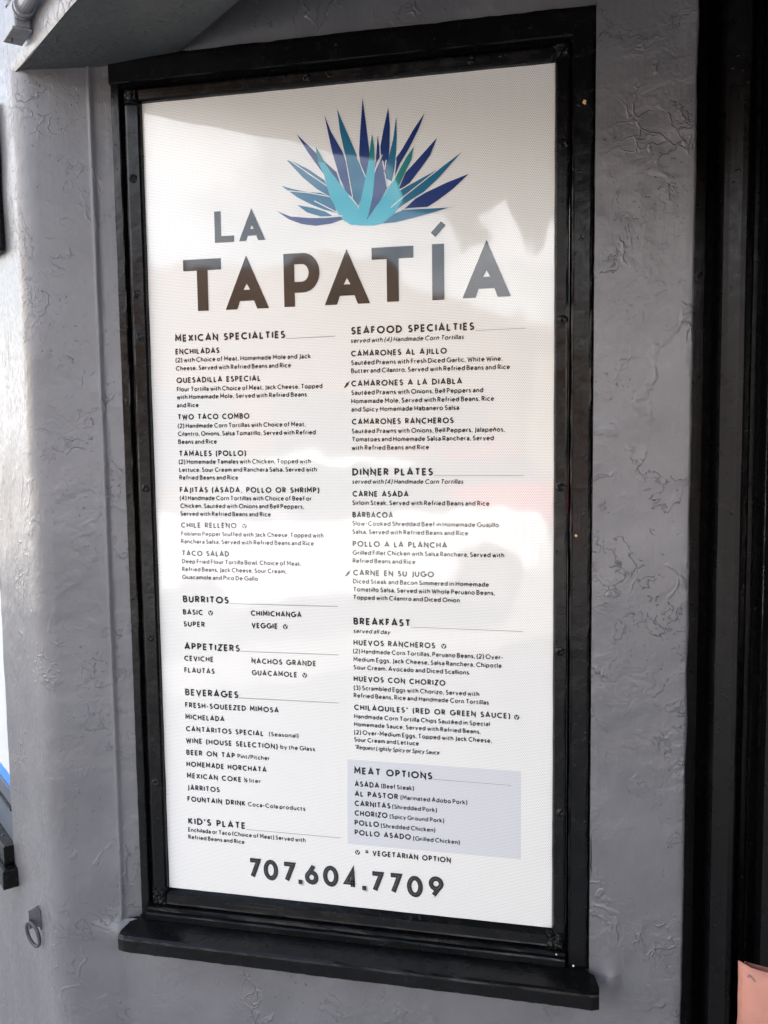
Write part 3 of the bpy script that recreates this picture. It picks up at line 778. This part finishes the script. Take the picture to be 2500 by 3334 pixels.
 ('R', '', 134.0, 393.4, 290.4, 394.4),
 ('R', '', 128.2, 319.7, 289.9, 320.3),
 ('R', '', 135.3, 108.8, 288.4, 108.6),
 ('R', '', 499.0, 868.2, 568.1, 869.0),
 ('R', '', 437.3, 663.8, 566.0, 663.8),
 ('R', '', 401.4, 440.9, 565.2, 440.3),
 ('R', '', 432.8, 212.2, 548.5, 211.6)]
mh, mi_, md, mr = MB(), MB(), MB(), MB()
KX = {}
for sty, t, x0, z0, x1, z1 in TXT:
    zb = (z0 + z1) / 2
    if sty in 'HSbi':
        k = text({'H': mh, 'S': mi_, 'b': md, 'i': md}[sty], sty, t, x0, zb, x1); KX.setdefault(sty, []).append((k, t))
    elif sty == 'V':           # round vegetarian mark: black disc with a reversed V leaf
        r = .0038; n = 20
        mi_.poly([S(x0 / 1000 + r * math.cos(6.2832 * k / n), -.0005, z0 / 1000 + r * math.sin(6.2832 * k / n)) for k in range(n)])
    elif sty == 'C':           # chilli pepper mark
        cx, cz = (x0 + x1) / 2000, (z0 + z1) / 2000
        pp = [(-.0050, -.0046), (-.0030, -.0044), (-.0002, -.0028), (.0022, -.0005), (.0030, .0018), (.0028, .0028), (.0048, .0050), (.0042, .0055), (.0020, .0034), (.0006, .0034), (-.0010, .0018), (-.0024, -.0010)]
        mi_.poly([S(cx + a, -.0005, cz + b) for a, b in pp])
    elif sty == 'R': ribbon(mr, [(x0 / 1000, z0 / 1000), (x1 / 1000, z1 / 1000)], .00075, -.0004)
mv = MB()
for sty, t, x0, z0, x1, z1 in TXT:
    if sty == 'V': ribbon(mv, [(x0 / 1000 - .0019, z0 / 1000 + .0022), (x0 / 1000 - .0001, z0 / 1000 - .0024), (x0 / 1000 + .0022, z0 / 1000 + .0026)], .0011, -.0007)
mh.build('heading_lettering', M['ink'], ms, BS, fix=False); mi_.build('dish_lettering', M['ink'], ms, BS, fix=False)
md.build('description_lettering', M['ink'], ms, BS, fix=False); mr.build('heading_rule', M['ruleink'], ms, BS, fix=False)
mv.build('vegetarian_mark', M['white'], ms, BS, fix=False)
for k, v in KX.items(): print('KX', k, round(sum(a for a, _ in v) / len(v), 3), min(v), max(v))
m = MB(); m.poly([S(.2995, -.0002, .1005), S(.5625, -.0002, .1005), S(.5625, -.0002, .2335), S(.3015, -.0002, .2335)])
m.build('tinted_box', M['tint'], ms, BS, fix=False)
# big title
m = MB()
def PL(pts, x0, z0, kx, kz, y=-.0006): m.poly([S(x0 + px * kx, y, z0 + pz * kz) for px, pz in pts])
for ch, x0, x1, z0, z1 in [('L', 110.8, 141.1, 1010.5, 1055.8), ('A', 148.8, 189.8, 1010.8, 1056.8), ('T', 58.6, 119.1, 912.0, 988.0), ('A', 124.9, 193.3, 911.8, 989.7), ('P', 217.0, 271.7, 912.2, 988.6), ('A', 278.8, 346.9, 912.4, 990.7), ('T', 349.9, 410.7, 913.2, 989.9), ('I', 437.5, 454.7, 912.8, 990.2), ('A', 480.5, 548.3, 913.4, 991.9)]:
    x0, x1, z0, z1 = (v / 1000 for v in (x0, x1, z0, z1)); w = x1 - x0; h = z1 - z0
    if ch == 'A':
        PL([(0, 0), (.27, 0), (.338, .155), (.425, .36), (.5, .475), (.5, 1)], x0, z0, w, h)
        PL([(.5, 1), (.5, .475), (.575, .36), (.662, .155), (.73, 0), (1, 0)], x0, z0, w, h)
        PL([(.338, .155), (.662, .155), (.575, .36), (.425, .36)], x0, z0, w, h)
    elif ch == 'T':
        PL([(0, .785), (1, .785), (1, 1), (0, 1)], x0, z0, w, h); PL([(.36, 0), (.645, 0), (.645, .785), (.36, .785)], x0, z0, w, h)
    elif ch == 'L':
        PL([(0, 0), (.33, 0), (.33, 1), (0, 1)], x0, z0, w, h); PL([(.33, 0), (1, 0), (1, .205), (.33, .205)], x0, z0, w, h)
    elif ch == 'I':
        PL([(0, 0), (1, 0), (1, 1), (0, 1)], x0, z0, w, h)
    elif ch == 'P':
        PL([(0, 0), (.30, 0), (.30, 1), (0, 1)], x0, z0, w, h)
        o = arc(.54, .63, .46, .37, 90, -90, 14); q = arc(.50, .63, .20, .165, 90, -90, 14)
        o = [(.30, 1)] + o + [(.30, .26)]; q = [(.30, .795)] + q + [(.30, .465)]
        for a in range(len(o) - 1): PL([o[a], q[a], q[a + 1], o[a + 1]], x0, z0, w, h)
m.poly([S(a / 1000, -.0006, b / 1000) for a, b in [(435.9, 1006.2), (450.5, 1021.0), (457.4, 1015.3), (442.5, 999.9)]])
m.build('title_lettering', M['ink'], ms, BS, fix=False)
# phone number: black figures with an engraved light line and a fine drop outline
m = MB(); me_ = MB(); mi2 = MB()
for ch, x0, x1, z0, z1 in [('7', 136.3, 157.3, 29.5, 62.7), ('0', 162.2, 186.3, 29.7, 61.9), ('7', 192.6, 214.4, 28.9, 62.6), ('.', 219.2, 226.0, 28.3, 35.6), ('6', 229.8, 251.9, 29.7, 61.6), ('0', 259.1, 284.1, 29.5, 62.1), ('4', 293.0, 313.6, 28.6, 62.4), ('.', 321.6, 328.3, 29.0, 36.0), ('7', 334.0, 355.2, 27.3, 62.4), ('7', 362.9, 383.6, 27.6, 62.1), ('0', 391.4, 416.0, 26.3, 61.6), ('9', 424.9, 447.6, 28.7, 61.2)]:
    x0, x1, z0, z1 = (v / 1000 for v in (x0, x1, z0, z1)); h = .0335 if ch != '.' else z1 - z0
    w = x1 - x0; sw = .0072
    if ch == '.':
        m.poly([S(x0, -.0006, z0), S(x1, -.0006, z0), S(x1, -.0006, z1), S(x0, -.0006, z1)])
        ribbon(me_, [(x0 + .0018, z0 - .0012), (x1 + .0015, z0 - .0012), (x1 + .0015, z1 - .0012)], .0006, -.0004); continue
    gw = G[ch][0]
    for q, st in enumerate(G[ch][1]):
        pts = [(x0 + sw / 2 + gx / gw * (w - sw), z0 + sw / 2 + gy * (h - sw)) for gx, gy in st]
        ribbon(m, pts, sw, -.0006 - .00006 * q)
        off = [(a - .0006, b + .0002) for a, b in pts]
        ribbon(mi2, off, .00045, -.0009)
        ribbon(me_, [(a + .0034, b - .0014) for a, b in pts], .0009, -.0003) if ch != '0' and ch != '6' and ch != '9' else ribbon(me_, [(x0 + w / 2 + (a - x0 - w / 2) * 1.24 + .0012, z0 + h / 2 + (b - z0 - h / 2) * 1.2 - .0012) for a, b in pts], .0009, -.0003)
m.build('phone_number', M['ink'], ms, BS, fix=False); mi2.build('phone_number_inline', M['inline'], ms, BS, fix=False); me_.build('phone_number_outline', M['ruleink'], ms, BS, fix=False)
# agave
m = MB(); order = {'N': 0, 'T': 1, 'G': 2, 'Cy': 3}
LV = [('T', [(225.4, 1121.4), (249.6, 1094.9), (270.1, 1077.6), (290.6, 1064.7), (284.9, 1080.4), (257.3, 1099.6), (232.0, 1119.5)]), ('T', [(232.6, 1119.8), (257.5, 1106.3), (281.7, 1089.1), (284.9, 1081.5), (257.3, 1101.1)]), ('T', [(216.5, 1085.7), (234.0, 1080.0), (256.8, 1074.0), (275.7, 1071.9), (289.7, 1065.3), (296.1, 1052.9), (299.6, 1042.0), (280.9, 1047.7), (262.1, 1056.0), (241.4, 1067.1)]), ('T', [(240.2, 1057.0), (263.9, 1051.4), (282.7, 1044.9), (293.0, 1038.0), (275.0, 1038.6), (254.3, 1045.8)]), ('N', [(208.6, 1050.5), (229.3, 1041.5), (256.0, 1037.7), (282.6, 1036.0), (305.2, 1036.4), (307.9, 1032.3), (290.0, 1027.6), (267.2, 1026.0), (246.3, 1029.7), (227.3, 1037.3)]), ('N', [(241.1, 1156.7), (263.7, 1134.0), (284.0, 1113.5), (299.7, 1099.2), (305.9, 1080.4), (313.2, 1065.8), (291.0, 1084.9), (276.3, 1103.6), (257.9, 1129.5)]), ('N', [(283.4, 1179.4), (292.4, 1156.5), (309.5, 1126.4), (317.5, 1100.5), (322.8, 1062.0), (313.3, 1071.1), (305.2, 1089.2), (294.6, 1125.0), (288.6, 1153.4)]), ('T', [(302.2, 1187.0), (309.4, 1169.0), (321.9, 1140.3), (330.8, 1118.7), (342.7, 1090.9), (340.1, 1067.5), (331.5, 1049.7), (323.3, 1060.8), (318.2, 1088.3), (313.2, 1120.1), (306.3, 1153.7)]), ('N', [(339.9, 1197.4), (344.3, 1162.6), (348.4, 1127.8), (349.4, 1108.6), (346.0, 1088.0), (341.4, 1091.0), (335.2, 1109.7), (333.6, 1122.0), (335.9, 1154.7)]), ('N', [(361.1, 1144.9), (363.3, 1128.3), (363.6, 1114.5), (359.2, 1107.9), (356.3, 1099.5), (357.9, 1111.5), (359.4, 1126.9)]), ('N', [(376.9, 1181.7), (378.9, 1156.3), (378.1, 1128.9), (376.1, 1106.6), (371.8, 1093.1), (369.2, 1103.7), (365.4, 1119.5), (364.9, 1129.9), (369.8, 1153.6)]), ('T', [(388.1, 1168.0), (388.7, 1141.8), (387.6, 1123.0), (385.2, 1099.1), (380.7, 1080.4), (369.9, 1086.3), (372.8, 1100.0), (377.5, 1116.9), (383.2, 1137.1)]), ('N', [(366.6, 1114.3), (369.1, 1102.0), (374.3, 1073.0), (364.9, 1057.1), (349.8, 1031.9), (342.3, 1023.6), (350.2, 1058.1), (356.2, 1094.3)]), ('T', [(452.0, 1095.5), (423.2, 1071.9), (397.8, 1058.1), (375.7, 1042.5), (379.5, 1056.2), (390.6, 1067.2), (405.2, 1074.3), (423.3, 1082.5)]), ('T', [(480.4, 1112.8), (446.5, 1079.2), (426.7, 1063.0), (401.3, 1049.5), (373.7, 1033.0), (368.2, 1030.7), (379.4, 1044.9), (397.8, 1058.1), (423.2, 1073.6), (453.8, 1095.7)]), ('N', [(490.2, 1082.9), (467.8, 1064.0), (446.3, 1050.0), (431.9, 1042.0), (403.0, 1042.1), (379.2, 1030.1), (401.2, 1043.4), (414.0, 1053.9), (428.5, 1061.5), (458.9, 1073.2)]), ('T', [(464.1, 1039.7), (440.8, 1034.0), (417.4, 1029.4), (386.4, 1024.0), (366.3, 1023.0), (384.8, 1035.8), (397.6, 1039.9), (430.1, 1040.7)]), ('N', [(428.6, 1169.5), (420.3, 1149.5), (405.7, 1123.3), (392.8, 1103.7), (385.4, 1087.3), (384.5, 1092.2), (388.0, 1112.6), (396.7, 1124.0), (411.3, 1146.8)]), ('N', [(446.1, 1135.1), (436.1, 1112.4), (423.4, 1096.3), (407.0, 1076.8), (392.4, 1067.8), (391.5, 1071.0), (400.8, 1091.0), (410.9, 1100.6), (427.2, 1116.5)]), ('G', [(412.9, 1125.3), (409.1, 1107.6), (399.9, 1091.1), (391.0, 1073.6), (385.3, 1083.5), (392.8, 1096.8), (402.0, 1111.6)]), ('Cy', [(385.3, 1083.5), (391.0, 1073.6), (397.7, 1056.7), (384.8, 1036.7), (366.3, 1023.5), (353.3, 1021.1), (338.5, 1022.4), (353.6, 1042.1), (366.7, 1058.7), (377.9, 1075.4)]), ('G', [(353.3, 1147.3), (355.8, 1128.9), (356.4, 1110.7), (347.8, 1111.4), (350.3, 1132.8)]), ('Cy', [(347.8, 1111.4), (356.4, 1110.7), (356.4, 1092.5), (353.0, 1063.1), (346.1, 1035.6), (339.5, 1022.0), (329.2, 1022.9), (329.5, 1040.2), (334.4, 1053.9), (342.3, 1086.6)]), ('G', [(269.8, 1137.0), (276.7, 1124.6), (282.2, 1113.7), (272.8, 1114.4), (271.1, 1125.0)]), ('Cy', [(272.8, 1114.4), (282.2, 1113.7), (291.3, 1100.4), (306.0, 1081.2), (320.6, 1063.2), (329.7, 1049.8), (333.3, 1023.0), (319.9, 1024.2), (309.8, 1030.8), (302.4, 1039.2), (296.1, 1052.9), (287.9, 1071.0), (280.9, 1097.9)])]
for k, (c, pts) in enumerate(LV):
    m.cur = order[c]
    m.poly([S(a / 1000, -.0003 - .00003 * k, b / 1000) for a, b in pts])
m.build('agave_emblem', [M['N'], M['T'], M['G'], M['Cy']], ms, BS, fix=False)
m = MB()
for pts in [[(310.2, 1132.5), (313.7, 1118.3), (323.4, 1062.0)], [(330.8, 1118.4), (342.7, 1089.1)], [(356.6, 1094.2), (357.8, 1101.1), (365.7, 1115.2), (368.1, 1117.6)], [(368.0, 1109.8), (374.2, 1072.7)], [(369.9, 1091.5), (373.3, 1110.3)], [(384.4, 1083.6), (387.4, 1108.4)], [(392.4, 1067.8), (452.9, 1095.5)], [(379.4, 1044.5), (397.8, 1058.1), (453.8, 1096.1)], [(384.8, 1035.8), (402.2, 1049.1)], [(397.6, 1040.7), (464.1, 1039.6)], [(230.7, 1120.2), (285.3, 1080.7)], [(224.4, 1078.0), (256.8, 1073.2), (290.3, 1065.1)], [(266.0, 1061.0), (300.0, 1042.6)], [(293.0, 1037.2), (307.4, 1037.3)], [(317.8, 1065.2), (330.6, 1050.3)]]: ribbon(m, [(a / 1000, b / 1000) for a, b in pts], .00125, -.0013)
m.build('agave_vein', M['white'], ms, BS, fix=False)

# ------------------------------------------------------------------ things on the street wall
sw_ = thing('side_window', 'white and blue filmed window with a stepped black sill in the left street wall', 'window', FP(-.9, 0, -.12))
BW = sw_.location
def fpart(name, mat, parent, base, *boxes, bevel=0):
    m = MB()
    for b in boxes: m.fbox(*b)
    return m.build(name, M[mat], parent, base, bevel=bevel)
fpart('window_film', 'white_pane', sw_, BW, (-1.7, -.268, -.03, -.006, .103, 1.2))
fpart('blue_band', 'blue_pane', sw_, BW, (-1.7, -.268, -.03, -.005, .080, .1028))
fpart('bottom_rail', 'slate', sw_, BW, (-1.7, -.268, -.03, -.002, .0485, .0798), bevel=.001)
fpart('glazing_bead', 'black_h', sw_, BW, (-1.7, -.268, -.03, .002, .0435, .0482))
fpart('apron_panel', 'slate', sw_, BW, (-1.7, -.267, -.03, -.001, -.017, .0432))
fpart('sill', 'black_d', sw_, BW, (-1.7, -.262, -.03, .018, -.053, -.018), (-1.7, -.240, -.03, .026, -.089, -.0545), bevel=.0015)
m = MB(); m.fbox(-.62, -.101, .001, .016, 1.020, 1.25)
tag(m.build('wall_board', M['black_v'], bevel=.006), 'black painted board fixed to the street wall at the left edge, above the side window', 'board')

cb = thing('conduit_box', 'small grey painted electrical box with two conduits on the upper left wall', 'electrical box', FP(.086, 0, 1.279))
BC = cb.location
fpart('box_body', 'galv', cb, BC, (.059, .113, .002, .024, 1.283, 1.322), bevel=.003)
fpart('box_cover', 'galv', cb, BC, (.0575, .1145, .001, .0275, 1.279, 1.2828), bevel=.0015)
m = MB(); m.tube([FP(.076, .020, 1.2795), FP(.076, .020, 1.2755)], .0025, 10); m.build('cover_screw', M['steel'], cb, BC)
m = MB(); z = 1.304
m.tube([FP(.113 + d, .0145, z) for d in (.0, .004, .0041, .008, .0081, .016, .0161, .020, .0201, .40)], .011, 18,
       radii=[.0125, .0125, .0140, .0140, .0120, .0120, .0140, .0140, .0105, .0105]); m.build('conduit_pipe', M['galv'], cb, BC, smooth=False)
m = MB()
m.tube([FP(.066, .013, 1.322 + d) for d in (0, .004, .0041, .014, .0141, .018, .0181, .40)], .009, 18,
       radii=[.0085, .0085, .0105, .0105, .0120, .0120, .0090, .0090]); m.build('conduit_pipe', M['galv'], cb, BC)

hk = thing('ring_hook', 'small painted steel ring hanging from a folded bracket, low on the left wall', 'hook', FP(-.09, 0, -.1))
BH = hk.location
m = MB()
def plate(q, z): return FP(-.098 + .017 * q, .0165 - .015 * q, z)
m.grid([[plate(q, zt + .0006 * nz3((q, z, 1), 9)) for q, zt in ((0, z - .007), (.25, z - .004), (.55, z), (.85, z - .0005), (1, z - .006))] for z in (-.060, -.068, -.080, -.093)])
m.grid([[plate(0, -.0670), plate(0, -.0695)], [FP(-.095, .009, -.063), FP(-.095, .009, -.066)], [FP(-.092, .001, -.059), FP(-.092, .001, -.062)]])
hkp = m.build('bracket', M['steel'], hk, BH); md_ = hkp.modifiers.new('thickness', 'SOLIDIFY'); md_.thickness = .0018
m = MB()
ring = [FP(-.087 + .0115 * math.sin(6.2832 * k / 32), .0135 - .0062 * math.sin(6.2832 * k / 32) + .004 * math.cos(6.2832 * k / 32), -.104 + .0225 * math.cos(6.2832 * k / 32)) for k in range(33)]
m.tube(ring, .0030, 10, caps=False); m.build('ring', M['steel'], hk, BH, smooth=True)

# ------------------------------------------------------------------ salmon cardboard box, lower right
bx = thing('cardboard_box', 'open salmon pink cardboard box standing by the door at the lower right', 'box', S(.97, -.2, -.87))
BB = bx.location
A = Vector((.8425, -.15)); U = Vector((.95, -.31)).normalized(); V = Vector((.31, .95)).normalized()
def BP(u, v, z): q = A + U * u + V * v; return S(q.x, q.y, z)
top = .063
m = MB(); n = 40
rows = []
for k in range(n + 1):
    u = .30 * k / n
    rows.append([BP(u + (.0018 * nz3((0, z, 1), 60) + .0012 * nz3((0, z, 2), 160) if k == 0 else 0), -.010 * math.sin(min(1, u / .022) * 1.57) + .010, top - (top + .87) * j / 40 + (.0012 * nz3((u, 1, 0), 50) if j == 0 else 0)) for j, z in [(j, top - (top + .87) * j / 40) for j in range(41)]])
m.grid(rows)
o = m.build('front_panel', M['card'], bx, BB, smooth=True); o.modifiers.new('thickness', 'SOLIDIFY').thickness = .0025
m = MB()
m.grid([[BP(.004 + .0006 * nz3((z, 0, v), 30), v, z) for v in (.004, .010, .016, .022)] for z in [top - .006 - (top + .866) * j / 30 for j in range(31)]])
m.grid([[BP(u, .022 + .002 * math.sin(u * 12), z) for u in [.004 + .29 * i / 12 for i in range(13)]] for z in (top - .007, -.4, -.87)])
m.grid([[BP(.296, v, z) for v in (.004, .022)] for z in (top - .006, -.4, -.87)])
o = m.build('back_panel', M['cardin'], bx, BB); o.modifiers.new('thickness', 'SOLIDIFY').thickness = .002
m = MB()
for k, (du, dz) in enumerate(((.012, -.008), (.014, -.0095), (.0165, -.0115), (.0105, -.0105), (.018, -.0135))):
    m.poly([BP(du, -.0031, top + dz), BP(du + .0035, -.0031, top + dz - .0006), BP(du + .003, -.0031, top + dz - .0016), BP(du + .0006, -.0031, top + dz - .0012)])
m.build('smudge', M['slate'], bx, BB)

# ------------------------------------------------------------------ dark banner hanging from the beam (seen mirrored in the sign)
hb = thing('hanging_banner', 'dark pointed cloth banner hung over the pavement, mirrored at the upper right of the sign', 'banner', S(.0, -2.0, 1.2))
BHB = hb.location
bp = [(-0.112, 2.0), (-0.102, 1.714), (-0.072, 1.673), (-0.049, 1.636), (-0.025, 1.582), (0.008, 1.511), (0.126, 1.486), (0.208, 1.348), (0.307, 1.379), (0.269, 1.483), (0.35, 1.535), (0.449, 1.321), (0.517, 1.44), (0.6, 1.5), (0.8, 1.42), (0.93, 1.55), (0.94, 2.0)]
m = MB()
fr = [m.vert(S(x, -2.0 + .02 * math.sin(x * 14), z)) for x, z in bp]; bk = [m.vert(S(x, -2.006 + .02 * math.sin(x * 14), z)) for x, z in bp]
m.face(fr); m.face(bk[::-1])
for k in range(len(bp)): j = (k + 1) % len(bp); m.face((fr[k], bk[k], bk[j], fr[j]))
m.build('banner_cloth', M['cloth'], hb, BHB)
m = MB(); q0 = FP(.05, 0, 2.12); q1 = S(.95, -2.003, 2.0)
m.tube([S(-.25, -2.003, 2.0), q1], .012, 10); m.tube([S(.9, -2.003, 2.0), FP(2.3, 0, 2.15)], .012, 10); m.tube([S(-.2, -2.003, 2.0), FP(1.2, 0, 2.15)], .012, 10)
m.build('banner_pole', M['steel'], hb, BHB)

# ------------------------------------------------------------------ across the street (mirrored in the sign; the cream buildings are added to bounce light)
def building(name, label, s0, s1, h0, h1, mat, win):
    t = thing(name, label, 'building', FP((s0 + s1) / 2, 15.7, -.87)); b = t.location
    m = MB()
    m.box8([FP(s0, 22, -.87), FP(s1, 22, -.87), FP(s1, 15.7, -.87), FP(s0, 15.7, -.87), FP(s0, 22, h0), FP(s1, 22, h1), FP(s1, 15.7, h1), FP(s0, 15.7, h0)])
    m.build('wall', M[mat], t, b)
    for w0, w1, z0, z1 in win:
        fpart('window', 'dglass', t, b, (w0, w1, 15.66, 15.72, z0, z1))
    m = MB(); m.box8([FP(s0 - .2, 22.1, h0), FP(s1 + .2, 22.1, h1), FP(s1 + .2, 15.4, h1), FP(s0 - .2, 15.4, h0), FP(s0 - .2, 22.1, h0 + .18), FP(s1 + .2, 22.1, h1 + .18), FP(s1 + .2, 15.4, h1 + .18), FP(s0 - .2, 15.4, h0 + .18)])
    m.build('roof', M['redwall'], t, b)
t = thing('shop_building', 'long dark brown building with a low gable across the street, mirrored behind the title lettering', 'building', FP(6, 15.7, -.87)); b = t.location
pr = [(-2, -1.0), (13.2, -1.0)] + [(-2, 3.3), (4.49, 3.72), (5.2, 3.83), (6.82, 3.95), (7.49, 4.18), (8.67, 4.42), (9.73, 4.23), (10.0, 3.95), (10.82, 3.74), (11.5, 3.51), (13.2, 3.47)][::-1]
m = MB()
fr = [m.vert(FP(s, 15.7, z)) for s, z in pr]; bk = [m.vert(FP(s, 23, z)) for s, z in pr]
m.face(fr); m.face(bk[::-1])
for k in range(len(pr)): j = (k + 1) % len(pr); m.face((fr[k], bk[k], bk[j], fr[j]))
m.build('wall', M['brown'], t, b)
for w0, w1 in ((0, 2.5), (3.5, 6), (7, 9), (10, 12)): fpart('window', 'dglass', t, b, (w0, w1, 15.64, 15.69, -.2, 1.5))
building('shop_building', 'unseen tall cream building to the left, added to bounce sunlight towards the sign', -34, -7, 6.5, 6.5, 'cream', [(-30, -27, .2, 1.8), (-24, -20, .2, 1.8), (-16, -11, .2, 1.8)])  # out of view, added so its sunlit wall brightens the sign's top
building('shop_building', 'unseen tall cream building to the right, added to bounce sunlight towards the sign', 27.5, 48, 6.5, 6.5, 'cream', [(30, 34, .2, 1.8), (38, 43, .2, 1.8)])  # second unseen reflector wall, added for more bounce on the sign
building('shop_building', 'lower tan building across the street mirrored at the right of the sign', 13.4, 27, 3.0, 2.6, 'tanwall', [(14.5, 17, -.2, 1.0), (18, 22, -.2, 1.0)])

def car(label, s, off, mat, flip=1, k=1.0):
    t = thing('parked_car', label, 'car', FP(s, off, -1.0), 'cars parked across the street'); b = t.location
    z = -1.0
    prof = [(-2.1, .35), (-2.15, .75), (-1.95, .95), (-1.35, 1.0), (-.75, 1.42), (.55, 1.45), (1.15, 1.02), (2.0, .86), (2.15, .62), (2.1, .32)]
    lower = [(-2.1, .35), (-2.15, .75), (-1.95, .95), (-1.35, 1.0), (1.15, 1.02), (2.0, .86), (2.15, .62), (2.1, .32)]
    m = MB()
    for wdt, pr in ((.85, lower),):
        a = [m.vert(FP(s + flip * q, off - wdt, z + h)) for q, h in pr]; c = [m.vert(FP(s + flip * q, off + wdt, z + h)) for q, h in pr]
        m.face(a); m.face(c[::-1])
        for i in range(len(pr)): j = (i + 1) % len(pr); m.face((a[i], c[i], c[j], a[j]))
    m.build('body', M[mat], t, b, bevel=.06, seg=3)
    m = MB()
    lo = [(-1.35, -.8), (1.15, -.8), (1.15, .8), (-1.35, .8)]; hi = [(-.75, -.62), (.55, -.62), (.55, .62), (-.75, .62)]
    m.box8([FP(s + flip * q, off + w, z + 1.0) for q, w in lo] + [FP(s + flip * q, off + w, z + 1.43) for q, w in hi])
    m.build('window', M['dglass'], t, b, bevel=.03)
    m = MB(); m.box8([FP(s + flip * q, off + w, z + 1.432) for q, w in hi] + [FP(s + flip * q * .96, off + w * .94, z + 1.475) for q, w in hi]); m.build('roof', M[mat], t, b, bevel=.02)
    for q in (-1.35, 1.35):
        for w in (-.82, .82):
            m = MB(); m.tube([FP(s + q, off + w - .1, z + .33), FP(s + q, off + w + .1, z + .33)], .32, 20); wh = m.build('wheel', M['tyre'], t, b)
            m = MB(); m.tube([FP(s + q, off + w - .106, z + .33), FP(s + q, off + w + .106, z + .33)], .18, 16); r_ = m.build('rim', M['chrome'], t, b); r_.parent = wh
    for w in (-.6, .6):
        m = MB(); m.tube([FP(s + flip * 2.08, off + w, z + .68), FP(s + flip * 2.17, off + w, z + .66)], .11, 14); m.build('headlight', M['lamp'], t, b)
car('white car parked in the sunlit road, a bright blur low in the sign', 3.2, 6.0, 'white_car', -1)
car('red car parked on the far side, a pink blur at the right of the sign', 6.6, 8.6, 'red_car', 1)
car('blue car parked nearest the corner, mirrored at the right edge of the sign', 11.5, 6.2, 'blue_car', 1)
